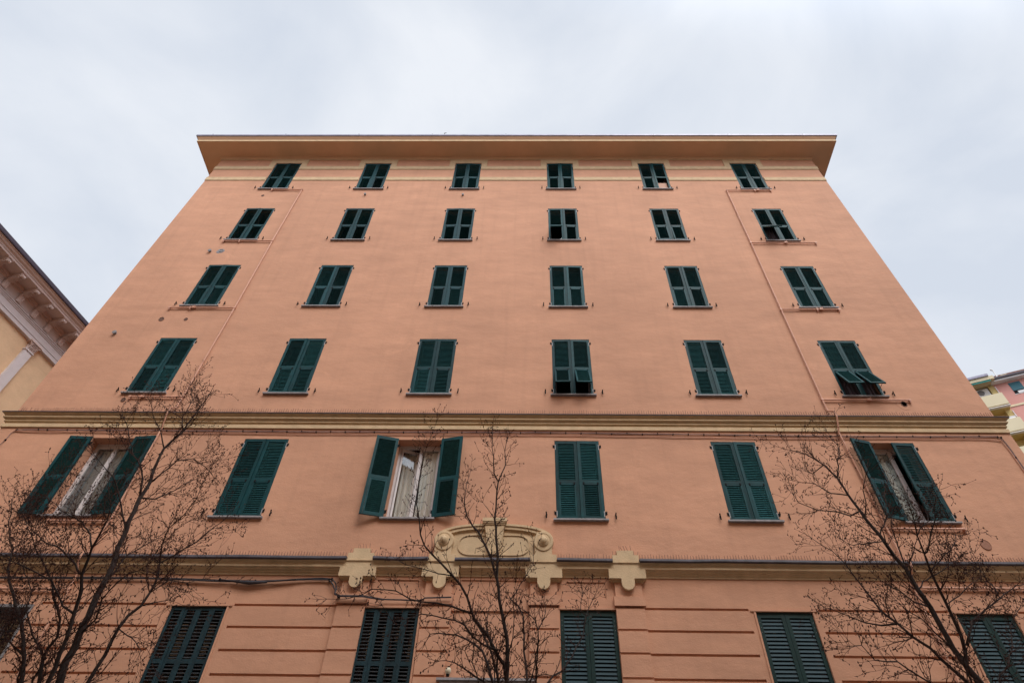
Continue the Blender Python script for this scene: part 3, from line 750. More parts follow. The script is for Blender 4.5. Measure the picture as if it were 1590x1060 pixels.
# ---- cables fixed to the wall: things of their own
def cable(paths, name, label, mt, r, clips=0, group=None, seed=0):
    rr = random.Random(seed); k = MB()
    for pts in paths:
        fine = []
        for i in range(len(pts) - 1):
            a, b_ = Vector(pts[i]), Vector(pts[i + 1]); n = max(1, int((b_ - a).length / .35))
            for q in range(n): 
                p = a.lerp(b_, q / n); fine.append((p.x, p.y, p.z + rr.uniform(-.006, .006)))
        fine.append(pts[-1]); k.tube(fine, r, 6)
        if clips:
            for i in range(0, len(fine), clips): p = fine[i]; k.box(p[0] - .012, p[0] + .012, p[1] - r - .006, p[1] + .05, p[2] - r - .008, p[2] + r + .008, 1)
    o = k.build(name, [mt, M['iron']]); tag(o, label, 'cable', group); return o
y = LW - .022
cable([[(-13.0, y, 9.6), (-12.75, y, 10.0), (-12.70, y, 10.19), (-12.69, y, 10.38), (-12.62, y, 10.46), (-12.45, y, 10.487), (-6, y, 10.480), (0, y, 10.492), (5.5, y, 10.452), (8.2, y, 10.440), (10.95, y, 10.462), (11.06, y, 10.43), (11.09, y, 10.18), (11.09, y, 9.5)],
       [(-12.6, y, 10.475), (-6, y, 10.46), (0, y, 10.478), (5.5, y, 10.44), (8.2, y, 10.425), (10.98, y, 10.438), (11.07, y, 10.30), (11.07, y, 9.5)]],
      'wall_cable', 'thin grey brown cable pair clipped right below the upper string course', M['cable2'], .0085, 2, seed=1)
k_ = LW - .022
cable([[(-12.66, k_, 10.44), (-12.4, k_, 10.425), (-6, k_, 10.405), (0, k_, 10.41), (5.5, k_, 10.36), (9, k_, 10.375), (10.7, k_, 10.38), (11.0, k_, 10.33), (11.04, k_, 10.1), (11.04, k_, 9.5)]],
      'wall_conduit', 'smooth salmon painted conduit running under the upper string course cables', M['pipe'], .011, 0, seed=2)
y = LW - .045
cable([[(-13.0, y, 7.10), (-7.7, y, 7.13), (-6.4, y, 7.10), (-5.5, y, 7.085), (-5.0, y, 7.11), (-4.2, y, 7.15), (-4.0, y, 7.14), (-3.90, y - .02, 7.06), (-3.865, y, 6.95), (-3.86, y - .06, 6.86), (-3.78, y - .09, 6.80), (-3.3, y - .09, 6.80), (-2.9, y - .01, 6.775), (-2.2, y, 6.765), (-2.1, y - .08, 6.78), (-1.6, y - .08, 6.8)],
       [(-13.0, y, 7.085), (-7.7, y, 7.115), (-6.0, y - .02, 7.06), (-5.2, y - .02, 7.08), (-4.5, y, 7.12), (-4.05, y, 7.12), (-3.95, y - .03, 7.03), (-3.88, y, 6.93), (-3.85, y - .07, 6.84), (-3.75, y - .10, 6.785), (-3.3, y - .10, 6.787), (-2.9, y - .02, 6.765)],
       [(-6.2, y - .03, 7.10), (-5.7, y - .035, 7.055), (-5.1, y - .03, 7.075), (-4.7, y - .02, 7.12)]],
      'wall_cable', 'sagging dark cable bundle under the lower cornice, ending beside the middle window', M['cable'], .013, 4, seed=3)
k = MB(); k.tube([(-5.95, LW - .07, 7.075), (-5.6, LW - .075, 7.045), (-5.25, LW - .07, 7.062)], [.02, .034, .02], 10)
o = k.build('cable_splice', M['cable']); tag(o, 'thick black splice sleeve hanging on the dark cable bundle left of the left cross ornament', 'cable splice')
# ---- small globe lamp beside the door
L_ = tag(empty('wall_lamp', (-1.53, LW, 5.62)), 'small ivory globe lamp on the wall above the door lintel', 'lamp')
k = MB(); k.box(-.02, .02, -.03, 0, .02, .10); k.tube([(0, -.02, .09), (0, -.07, .06)], .01, 6); k.build('bracket', M['iron'], L_)
k = MB(); k.lathe([(.005, -.055), (.03, -.048), (.047, -.028), (.055, 0), (.047, .028), (.032, .045), (.005, .052)], (0, -.085, .01), axis='z', n=18); k.build('globe', M['globe'], L_, smooth=True)
k = MB(); k.lathe([(.03, 0), (.028, -.035), (.005, -.04)], (0, -.085, -.035), axis='z', n=14); k.build('lamp_base', M['iron'], L_)

# ================================================================== yellow palazzo down the side street (left)
a11 = R(11.57); tv = Vector((math.sin(a11), math.cos(a11), 0)); nv = Vector((math.cos(a11), -math.sin(a11), 0)); P0 = Vector((-21.386, 1.468, 0))
LB = tag(empty('palazzo', tuple(P0)), 'pale yellow classical building with carved bracketed cornice at the left edge', 'building')
LB.rotation_euler = (0, 0, -a11)       # local +y runs along its street front, local +x points out of the front
M['yellow'] = wall_mat('yellow_stucco', (.72, .485, .295), .7)
M['stone'] = mat('pinkish_stone', (.62, .55, .54), .75, .4, var=.06, vscale=3, bump=.2, bscale=30)
M['stone2'] = mat('brown_pink_stone', (.60, .46, .41), .75, .4, var=.08, vscale=3, vsc3=(.3, .3, 3), bump=.2, bscale=30)
M['purple'] = mat('aubergine_gutter', (.045, .028, .045), .5, .5, var=.2, vscale=6)
S0, S1 = -8.0, 26.0
def along(mb, prof, mi=0, s0=S0, s1=S1):
    for i in range(len(prof) - 1):
        (o0, z0), (o1, z1) = prof[i], prof[i + 1]
        mb.poly([(o0, s0, z0), (o0, s1, z0), (o1, s1, z1), (o1, s0, z1)], mi)
k = MB(); k.box(-16, -1.12, S0, S1, 0, 20.6); k.build('wall', M['yellow'], LB)
k = MB(); along(k, [(-.06, 20.80), (0, 20.80), (.01, 20.84), (.01, 20.97), (-.02, 21.0), (-.4, 21.02)]); k.build('gutter', M['purple'], LB, fix=False)
k = MB(); along(k, [(-.27, 20.52), (-.235, 20.52), (-.235, 20.60), (-.215, 20.605), (-.20, 20.66), (-.13, 20.70), (-.10, 20.75), (-.055, 20.77), (-.05, 20.81)])
along(k, [(-1.12, 20.53), (-.27, 20.53), (-.27, 20.52)])
along(k, [(-.88, 20.53), (-.88, 20.49), (-.90, 20.48), (-.90, 20.44), (-.97, 20.42), (-.97, 20.36), (-1.0, 20.34)])
k.build('cornice', M['stone2'], LB, fix=False)
k = MB(); along(k, [(-1.12, 20.53), (-1.02, 20.5), (-1.02, 19.93), (-.93, 19.92), (-.90, 19.89), (-.90, 19.86), (-.955, 19.85), (-.955, 19.82), (-.90, 19.81), (-.90, 19.785), (-.93, 19.77), (-.94, 19.735), (-.965, 19.72), (-.965, 19.46), (-.975, 19.455), (-.985, 19.45), (-.985, 19.30), (-1.12, 19.28)])
k.build('architrave', M['stone'], LB, fix=False)
bk = MB()
w2 = .12
bk.box(-1.02, -.86, -w2, w2, 19.93, 20.33)
for s in (-.075, 0, .075): bk.box(-.86, -.838, s - .016, s + .016, 19.96, 20.30)
bk.box(-1.0, -.86, -w2 * .95, w2 * .95, 20.33, 20.40)
pr = [(-1.0, 20.515), (-.30, 20.515), (-.28, 20.45), (-.33, 20.40), (-.40, 20.385), (-.50, 20.40), (-.62, 20.37), (-.74, 20.30), (-.86, 20.27), (-1.0, 20.30)]
b0 = len(bk.v)
for s in (-w2, w2): bk.poly([(o_, s, z) for o_, z in pr])
for i in range(len(pr)):
    (oa, za), (ob, zb_) = pr[i], pr[(i + 1) % len(pr)]
    bk.poly([(oa, -w2, za), (oa, w2, za), (ob, w2, zb_), (ob, -w2, zb_)])
for s in (-.06, 0, .06):
    bk.tube([(-.31, s - .022, 20.40), (-.31, s + .022, 20.40)], .062, 10); bk.tube([(-.42, s - .02, 20.36), (-.42, s + .02, 20.36)], .04, 8)
for q in range(9): bk.tube([(-.48 - q * .045, -.09 + .02 * (q % 2), 20.375 - q * .012), (-.48 - q * .045, .09 - .02 * (q % 2), 20.375 - q * .012)], .016, 6)
bk.box(-1.0, -.245, -w2 - .03, w2 + .03, 20.50, 20.535); bk.box(-1.0, -.27, -w2 - .015, w2 + .015, 20.485, 20.50)
BR = mesh_only(bk, 'bracket', M['stone2'])
for q in range(-6, 9): link('bracket', BR, LB, (0, 4.13 + q * .885, 0))
for q in range(-6, 9):
    k = MB(); s_ = 4.13 + (q + .5) * .885; k.box(-1.03, -1.0, s_ - .25, s_ + .25, 20.0, 20.36); k.build('frieze_panel', M['stone'], LB)
for s_ in (5.12, 1.72):
    k = MB(); k.box(-1.13, -.985, s_ - .20, s_ + .20, 0, 18.87); k.box(-1.13, -.95, s_ - .235, s_ + .235, 18.87, 18.92); 
    pil_ = k.build('pilaster', M['stone'], LB)
    k = MB(); rr = random.Random(8)
    k.box(-1.12, -.99, s_ - .19, s_ + .19, 18.92, 19.22)
    k.box(-1.12, -.87, s_ - .33, s_ + .33, 19.24, 19.30)
    for row, (z, h_, o_) in enumerate(((18.98, .16, .03), (19.10, .16, .06), (19.2, .10, .09))):
        for i in range(5):
            s2 = s_ - .17 + i * .085 + (.04 if row == 1 else 0)
            k.tube([(-.99, s2, z - h_ / 2), (-.985 + o_ * .5, s2, z), (-.95 + o_, s2 + rr.uniform(-.01, .01), z + h_ / 2), (-.93 + o_, s2, z + h_ / 2 - .03)], [.02, .032, .026, .014], 7)
    for s3 in (-1, 1):
        pts = [(-.93, s_ + s3 * (.20 + .06 * math.cos(t)), 19.19 + .045 * math.sin(t)) for t in [i * .7 for i in range(9)]]
        k.tube(pts, .018, 6); k.tube([(-.96, s_ + s3 * .1, 19.05), (-.93, s_ + s3 * .2, 19.15), (-.90, s_ + s3 * .3, 19.23)], [.02, .03, .02], 7)
    k.build('capital', M['stone2'], LB)

# ================================================================== pink house on the hill (right)
a2 = R(114.18); P1 = Vector((50.81, 42.26, 0))
HB = tag(empty('hillside_house', tuple(P1)), 'distant pink and cream apartment house with balconies at the right edge', 'building')
HB.rotation_euler = (0, 0, R(90 - 114.18))       # local +x along the front to the right, local -y outwards
M['pink'] = mat('pink_stucco', (.62, .30, .255), .85, .3, var=.07, vscale=.5, bump=.2, bscale=8)
M['creamwall'] = mat('cream_stucco_far', (.66, .56, .38), .85, .3, var=.05, vscale=.6)
M['yellowwall'] = mat('loggia_yellow', (.62, .47, .20), .85, .3, var=.06, vscale=.6)
M['white'] = mat('white_paint', (.75, .73, .72), .6, .4)
M['awning'] = mat('green_awning', (.01, .13, .11), .7, .3)
M['bluegreen'] = mat('blue_green_shutter', (.03, .12, .15), .6, .4, var=.2, vscale=8)
k = MB(); k.box(.14, 14, 1.0, 12, 0, 46.75); k.build('wall', M['pink'], HB)
k = MB(); k.box(-9, .13, 1.75, 12, 0, 46.75); k.box(-.42, .138, 1.0, 1.75, 0, 46.75); k.box(-9.2, -8.8, 1.0, 1.75, 0, 46.75); k.build('loggia_wall', M['yellowwall'], HB)
for i in range(1, 15):
    zt = 45.1 - (i - 1) * 3.1
    k = MB(); k.box(-9.0, .10, 0, .14, zt - 1.36, zt); k.box(-.04, .10, .14, 1.0, zt - 1.34, zt); k.build('balcony', M['creamwall'], HB)
    k = MB(); k.box(-9.0, .10, .14, 1.75, zt - 1.5, zt - 1.34); k.build('balcony_floor', M['yellowwall'], HB)
    k = MB(); k.box(-9.0, .12, -.01, .40, zt - 1.56, zt - 1.502); k.build('balcony_soffit', M['white'], HB)
    k = MB(); k.box(.15, 14, .93, 1.0, zt - 1.33, zt - 1.12); k.build('floor_band', M['creamwall'], HB)
    k = MB(); k.tube([(.18, .9, zt + .10), (.18, .9, zt + 1.35)], .045, 6); k.build('drain_pipe', M['white'], HB)
    zw = zt + .02
    for x_ in ((1.52,) if i == 1 else (2.3,)) + (5.5, 9.5):
        f = MB(); f.box(x_ - .08, x_ + 1.22, .96, 1.0, zw - .05, zw); fo = f.build('window', M['white'], HB)
        k = MB(); k.box(x_, x_ + 1.14, .955, .99, zw + .42, zw + 1.42); k.build('roller_shutter', M['bluegreen'], fo)
        k = MB(); k.box(x_, x_ + 1.14, .962, .99, zw, zw + .42); k.build('pane', M['iron'], fo)
        k = MB(); k.box(x_ + .35, x_ + 1.14, .935, .96, zw + .02, zw + .30); k.build('sill', M['white'], fo)
k = MB(); k.box(.0, 14.3, .35, 12.4, 46.75, 46.95); k.build('eave', M['white'], HB)
k = MB(); k.box(-.3, 14.5, .15, 12.6, 46.95, 47.14); k.build('gutter', M['purple'], HB)
k = MB(); k.box(-9.2, .35, -.2, 12, 46.82, 47.22); k.build('loggia_roof', M['creamwall'], HB)
k = MB(); k.box(-9.2, -.05, -.35, 12, 47.22, 47.48); k.build('loggia_gutter', M['gutter'], HB)
k = MB(); k.poly([(-9, -.15, 46.8), (-.1, -.15, 46.8), (-.1, -.25, 46.55), (-9, -.25, 46.55)]); k.poly([(-9, -.12, 46.8), (-9, -.22, 46.55), (-.1, -.22, 46.55), (-.1, -.12, 46.8)]); k.build('awning', M['awning'], HB, fix=False)
k = MB(); k.box(1.2, 14, 2.0, 12, 47.1, 48.05); k.build('attic_wall', M['white'], HB)
k = MB(); k.box(1.0, 14.2, 1.6, 12.2, 48.05, 48.2); k.build('roof', M['tile'], HB)
k = MB(); k.tube([(1.15, 1.2, 47.1), (1.15, 1.2, 48.7)], .07, 8); k.tube([(1.15, 1.2, 48.7), (.95, 1.1, 48.78)], .10, 8); k.build('chimney_flue', M['white'], HB)
k = MB(); k.box(1.3, 1.9, .6, 1.2, 47.15, 47.5); k.build('roof_vent', M['creamwall'], HB)
k = MB(); k.tube([(6.0, .3, 47.3), (4.6, -.3, 47.7)], .08, 6); k.tube([(6.2, .2, 47.5), (5.2, -.4, 48.6)], .06, 6); k.box(5.2, 6.8, -.1, .5, 47.15, 47.5); k.build('satellite_mount', M['iron'], HB)
# air conditioner on the top balcony wall: a thing
AC = tag(empty('air_conditioner', tuple(HB.matrix_basis @ Vector((-1.15, 1.35, 46.2)))), 'white air conditioner box above the top balcony of the distant pink house', 'air conditioner')
AC.rotation_euler = HB.rotation_euler
k = MB(); k.box(-.62, .62, -.25, .35, -.42, .42); k.build('casing', M['white'], AC)
k = MB(); k.lathe([(.33, .25), (.33, .28), (.05, .285)], (-.2, 0, 0), n=20); k.build('fan_grille', M['grey'], AC)
k = MB(); k.box(-.5, -.42, -.25, .4, -.5, -.42); k.box(.42, .5, -.25, .4, -.5, -.42); k.build('wall_bracket', M['grey'], AC)
AC2 = tag(empty('storage_box', tuple(HB.matrix_basis @ Vector((-.45, .45, 41.95)))), 'small white box standing on the balcony of the distant pink house', 'box')
AC2.rotation_euler = HB.rotation_euler
k = MB(); k.box(-.3, .3, -.2, .2, -.3, .38); k.build('body', M['white'], AC2); k = MB(); k.box(-.33, .33, -.23, .23, .38, .43); k.build('lid', M['white'], AC2)

# ================================================================== the house across the street, behind the camera (seen in the glass, shades the street)
OBL = tag(empty('facing_building', (0, -17.2, 0)), 'yellow ochre house across the street, seen only as a reflection in the first floor glass', 'building')
k = MB(); k.box(-40, 40, -12, 0, 0, 22.0); k.box(-40.4, 40.4, -12.4, .5, 22.0, 22.4); k.build('wall', M['yellow'], OBL)
wm_ = MB(); wm_.box(-.6, .6, .0, .05, 0, 1.9); WM = mesh_only(wm_, 'window_far', M['bluegreen'])
for r_ in range(5):
    for c_ in range(-6, 7): link('window', WM, OBL, (c_ * 3.4 + .4, .003, 2.6 + r_ * 3.9))
LIMBS_LEFT = [
 [(-5.12,-5.0,3.94,0.0427),(-5.19,-4.98,4.14,0.041),(-5.21,-4.96,4.4,0.0394),(-5.25,-4.93,4.7,0.0379),(-5.28,-4.91,4.93,0.0358),(-5.3,-4.88,5.2,0.0338),(-5.38,-4.85,5.42,0.0314),(-5.41,-4.82,5.66,0.0288),(-5.49,-4.79,6.13,0.0267),(-5.49,-4.75,6.37,0.0238),(-5.56,-4.72,6.57,0.0206),(-5.6,-4.69,6.96,0.0175),(-5.48,-4.65,7.27,0.0141),(-5.44,-4.62,7.66,0.0105),(-5.41,-4.58,8.04,0.0066)],
 [(-5.15,-5.15,3.89,0.0251),(-5.13,-5.19,4.02,0.0235),(-5.14,-5.24,4.25,0.0221),(-5.17,-5.3,4.49,0.0206),(-5.19,-5.36,4.7,0.019),(-5.25,-5.42,4.85,0.0171),(-5.23,-5.49,5.0,0.0152),(-5.21,-5.56,5.08,0.0131),(-5.16,-5.63,5.18,0.0111),(-5.12,-5.7,5.34,0.009),(-5.12,-5.77,5.48,0.007),(-5.21,-5.85,5.64,0.0048)],
 [(-5.62,-4.88,3.97,0.0231),(-5.79,-4.83,4.23,0.0214),(-6.09,-4.77,4.58,0.0197),(-6.39,-4.71,4.85,0.0177),(-6.61,-4.64,5.04,0.0153),(-6.88,-4.56,5.31,0.0129),(-7.05,-4.48,5.59,0.0103),(-7.39,-4.4,5.93,0.0076),(-7.65,-4.32,6.31,0.0046)],
 [(-5.31,-5.06,3.93,0.0198),(-5.4,-5.08,4.15,0.0184),(-5.38,-5.11,4.23,0.0167),(-5.33,-5.13,4.32,0.0149),(-5.39,-5.17,4.49,0.0133),(-5.57,-5.2,4.68,0.0115),(-5.71,-5.23,4.87,0.0098),(-5.93,-5.27,5.07,0.0079),(-6.16,-5.3,5.28,0.006),(-6.39,-5.34,5.5,0.004)],
 [(-4.95,-4.94,3.81,0.0225),(-4.86,-4.93,3.96,0.0213),(-4.83,-4.91,4.23,0.0203),(-4.84,-4.89,4.5,0.0192),(-4.81,-4.87,4.64,0.0177),(-4.73,-4.84,4.76,0.0161),(-4.71,-4.82,4.91,0.0145),(-4.72,-4.79,5.11,0.0129),(-4.79,-4.77,5.28,0.0112),(-4.66,-4.74,5.4,0.0094),(-4.46,-4.72,5.58,0.0076),(-4.35,-4.69,5.77,0.0056),(-4.23,-4.66,5.93,0.0036)],
 [(-5.49,-4.79,6.13,0.0147),(-5.56,-4.83,6.37,0.0127),(-5.64,-4.88,6.52,0.0106),(-5.85,-4.94,6.71,0.0084),(-6.09,-5.0,7.08,0.0063),(-6.29,-5.07,7.32,0.004)],
 [(-5.41,-4.82,5.66,0.0122),(-5.62,-4.88,5.96,0.0108),(-5.71,-4.96,6.11,0.009),(-5.86,-5.04,6.29,0.0073),(-6.02,-5.14,6.4,0.0055),(-6.17,-5.24,6.51,0.0037)],
 [(-5.49,-4.75,6.37,0.0113),(-5.44,-4.69,6.55,0.0099),(-5.36,-4.61,6.81,0.0085),(-5.18,-4.53,6.9,0.007),(-5.0,-4.43,6.83,0.0053),(-4.85,-4.33,6.72,0.0036)],
 [(-5.49,-4.79,6.13,0.011),(-5.33,-4.71,6.16,0.0091),(-5.24,-4.6,6.31,0.0074),(-5.16,-4.49,6.51,0.0055),(-5.12,-4.37,6.65,0.0036)],
 [(-4.79,-4.77,5.28,0.0101),(-4.84,-4.83,5.48,0.0088),(-4.81,-4.91,5.65,0.0073),(-4.64,-5.0,5.78,0.0059),(-4.52,-5.09,5.95,0.0044),(-4.47,-5.19,6.17,0.0029)],
 [(-5.25,-5.42,4.85,0.0122),(-5.53,-5.34,5.05,0.0107),(-5.85,-5.24,5.24,0.009),(-6.16,-5.12,5.36,0.0071),(-6.53,-4.99,5.58,0.0052),(-6.94,-4.86,5.83,0.0032)],
 [(-5.21,-5.56,5.08,0.0109),(-5.38,-5.48,5.28,0.0095),(-5.65,-5.37,5.49,0.0081),(-5.96,-5.25,5.63,0.0066),(-6.29,-5.13,5.82,0.0049),(-6.64,-5.0,6.03,0.0032)],
 [(-5.17,-5.3,4.49,0.0118),(-5.28,-5.4,4.53,0.01),(-5.48,-5.53,4.74,0.0083),(-5.66,-5.68,4.78,0.0064),(-5.81,-5.83,4.8,0.0045),(-5.86,-6.0,4.8,0.0026)],
 [(-5.21,-4.96,4.4,0.0106),(-5.06,-5.04,4.54,0.0093),(-5.04,-5.15,4.7,0.0081),(-4.9,-5.26,4.83,0.0068),(-4.73,-5.39,4.88,0.0054),(-4.5,-5.52,4.91,0.0041),(-4.35,-5.66,4.92,0.0027)],
 [(-5.28,-4.91,4.93,0.0113),(-5.28,-4.81,5.17,0.0099),(-5.33,-4.67,5.42,0.0085),(-5.27,-4.53,5.6,0.0069),(-5.22,-4.37,5.79,0.0052),(-5.19,-4.21,6.08,0.0034)],
 [(-5.79,-4.83,4.23,0.0105),(-6.06,-4.76,4.37,0.0082),(-6.29,-4.66,4.5,0.0057),(-6.62,-4.55,4.71,0.0032)],
 [(-5.4,-5.08,4.15,0.0102),(-5.69,-5.04,4.37,0.009),(-5.95,-4.99,4.62,0.0077),(-6.11,-4.93,4.89,0.0064),(-6.42,-4.87,5.17,0.005),(-6.73,-4.8,5.36,0.0034)],
 [(-5.6,-4.69,6.96,0.0104),(-5.74,-4.76,7.2,0.0081),(-5.89,-4.86,7.36,0.0057),(-6.0,-4.97,7.58,0.0033)],
 [(-5.48,-4.65,7.27,0.0098),(-5.66,-4.58,7.63,0.0079),(-5.71,-4.48,8.01,0.0059),(-5.93,-4.37,8.34,0.0036)],
 [(-4.73,-4.84,4.76,0.0076),(-4.65,-4.73,4.84,0.006),(-4.57,-4.58,4.93,0.0044),(-4.57,-4.42,5.09,0.0027)],
 [(-4.84,-4.89,4.5,0.0074),(-4.57,-5.0,4.37,0.0056),(-4.31,-5.15,4.19,0.0039),(-4.14,-5.31,4.2,0.0023)],
 [(-4.71,-4.82,4.91,0.0071),(-4.59,-4.74,5.09,0.0057),(-4.4,-4.65,5.1,0.0042),(-4.27,-4.54,5.2,0.0027)],
]
LIMBS_MIDDLE = [
 [(-0.3,-5.6,3.65,0.0225),(-0.28,-5.6,3.8,0.0216),(-0.28,-5.6,4.03,0.0207),(-0.29,-5.6,4.18,0.0197),(-0.33,-5.6,4.34,0.0185),(-0.39,-5.6,4.56,0.0175),(-0.43,-5.6,4.79,0.0163),(-0.43,-5.6,5.0,0.0151),(-0.46,-5.6,5.22,0.0138),(-0.49,-5.6,5.45,0.0124),(-0.48,-5.6,5.57,0.0108),(-0.47,-5.6,5.93,0.0094),(-0.53,-5.6,6.04,0.0077),(-0.55,-5.6,6.29,0.006),(-0.59,-5.6,6.68,0.0042)],
 [(-0.28,-5.6,3.8,0.0179),(-0.31,-5.61,3.95,0.0173),(-0.38,-5.63,4.03,0.0166),(-0.49,-5.65,4.2,0.0161),(-0.56,-5.66,4.26,0.0153),(-0.64,-5.68,4.34,0.0145),(-0.67,-5.71,4.39,0.0137),(-0.73,-5.73,4.53,0.013),(-0.81,-5.75,4.64,0.0122),(-0.9,-5.77,4.72,0.0114),(-1.04,-5.79,4.84,0.0106),(-1.16,-5.82,4.93,0.0097),(-1.25,-5.84,5.01,0.0088),(-1.31,-5.87,5.12,0.0079),(-1.35,-5.89,5.3,0.0071),(-1.4,-5.92,5.45,0.0062),(-1.41,-5.94,5.72,0.0053),(-1.4,-5.97,5.88,0.0043),(-1.38,-5.99,6.15,0.0034),(-1.3,-6.02,6.48,0.0024)],
 [(-0.67,-5.71,4.38,0.0109),(-0.77,-5.67,4.42,0.0101),(-0.9,-5.62,4.48,0.0093),(-1.07,-5.57,4.53,0.0086),(-1.25,-5.52,4.56,0.0077),(-1.39,-5.46,4.61,0.0069),(-1.58,-5.4,4.72,0.0061),(-1.87,-5.34,4.76,0.0052),(-1.98,-5.28,4.73,0.0043),(-2.17,-5.21,4.71,0.0033),(-2.42,-5.15,4.73,0.0024)],
 [(-0.38,-5.63,4.03,0.0105),(-0.39,-5.68,4.06,0.0097),(-0.52,-5.74,4.08,0.0089),(-0.63,-5.8,4.13,0.0082),(-0.72,-5.88,4.21,0.0074),(-0.81,-5.95,4.22,0.0066),(-0.92,-6.03,4.21,0.0058),(-1.13,-6.12,4.21,0.005),(-1.24,-6.2,4.14,0.0042),(-1.37,-6.29,4.08,0.0034),(-1.48,-6.38,4.18,0.0027),(-1.55,-6.47,4.21,0.002)],
 [(-0.39,-5.42,3.75,0.0155),(-0.43,-5.36,3.88,0.0143),(-0.5,-5.28,4.07,0.0132),(-0.57,-5.2,4.21,0.012),(-0.67,-5.1,4.31,0.0106),(-0.78,-5.01,4.39,0.0092),(-0.91,-4.9,4.47,0.0077),(-1.12,-4.8,4.52,0.0061),(-1.24,-4.69,4.55,0.0045),(-1.3,-4.58,4.49,0.0027)],
 [(-0.42,-5.42,3.75,0.0103),(-0.52,-5.49,3.85,0.009),(-0.61,-5.57,3.87,0.0077),(-0.72,-5.66,3.91,0.0063),(-0.8,-5.76,3.92,0.0049),(-0.87,-5.87,3.9,0.0036),(-0.95,-5.98,3.86,0.0022)],
 [(-0.34,-5.42,3.75,0.0129),(-0.38,-5.32,3.9,0.0117),(-0.46,-5.19,4.17,0.0106),(-0.55,-5.04,4.36,0.0092),(-0.61,-4.88,4.5,0.0077),(-0.74,-4.72,4.7,0.0062)],
 [(-0.41,-5.6,4.72,0.0143),(-0.51,-5.56,5.02,0.0135),(-0.59,-5.51,5.18,0.0124),(-0.68,-5.45,5.36,0.0112),(-0.77,-5.39,5.47,0.01),(-0.86,-5.32,5.63,0.0087),(-0.91,-5.26,5.8,0.0073),(-0.93,-5.19,5.94,0.0059),(-0.93,-5.11,6.19,0.0044),(-0.9,-5.04,6.42,0.0029)],
 [(-0.12,-5.45,3.69,0.0128),(-0.08,-5.41,3.87,0.0121),(-0.09,-5.36,4.02,0.0113),(-0.12,-5.3,4.18,0.0105),(-0.12,-5.24,4.35,0.0097),(-0.13,-5.18,4.55,0.0089),(-0.19,-5.11,4.69,0.0079),(-0.29,-5.04,4.79,0.0069),(-0.23,-4.97,4.89,0.0058),(-0.11,-4.9,5.11,0.0047),(-0.02,-4.83,5.28,0.0035),(-0.03,-4.75,5.64,0.0024)],
 [(-0.02,-5.72,3.62,0.0098),(0.01,-5.77,3.76,0.0089),(0.01,-5.84,3.84,0.0079),(0.03,-5.92,4.01,0.0069),(0.03,-6.01,4.12,0.0059),(0.0,-6.09,4.18,0.0047),(-0.07,-6.19,4.2,0.0036),(-0.16,-6.28,4.22,0.0025)],
 [(-0.0,-5.72,3.64,0.0111),(0.13,-5.65,3.8,0.0102),(0.18,-5.56,3.88,0.0092),(0.27,-5.46,3.95,0.0082),(0.4,-5.35,4.13,0.0072),(0.54,-5.24,4.4,0.0062),(0.58,-5.13,4.59,0.0051),(0.68,-5.0,4.81,0.0038),(0.75,-4.88,4.96,0.0025)],
 [(0.52,-5.13,4.63,0.0053),(0.55,-4.94,4.84,0.004),(0.59,-4.71,5.04,0.0026)],
 [(-0.5,-5.65,4.26,0.0054),(-0.51,-5.61,4.35,0.0044),(-0.51,-5.56,4.45,0.0033),(-0.49,-5.51,4.55,0.0023)],
 [(-0.47,-5.6,5.93,0.0085),(-0.39,-5.56,6.18,0.0067),(-0.41,-5.51,6.42,0.0049),(-0.39,-5.46,6.64,0.0028)],
 [(0.03,-6.01,4.12,0.0051),(0.11,-5.88,4.33,0.0036),(0.1,-5.73,4.51,0.0019)],
 [(-0.9,-5.77,4.72,0.0068),(-1.08,-5.69,4.78,0.0057),(-1.31,-5.59,4.88,0.0045),(-1.5,-5.47,4.97,0.0034),(-1.62,-5.35,5.07,0.0021)],
 [(-0.63,-5.8,4.13,0.0052),(-0.72,-5.62,4.07,0.0036),(-0.64,-5.38,3.98,0.0019)],
 [(-0.49,-5.6,5.45,0.0056),(-0.58,-5.54,5.6,0.0038),(-0.66,-5.46,5.73,0.0019)],
 [(-0.28,-5.6,4.03,0.0068),(-0.23,-5.65,4.17,0.0057),(-0.22,-5.72,4.33,0.0045),(-0.23,-5.8,4.45,0.0032),(-0.21,-5.88,4.61,0.0019)],
]
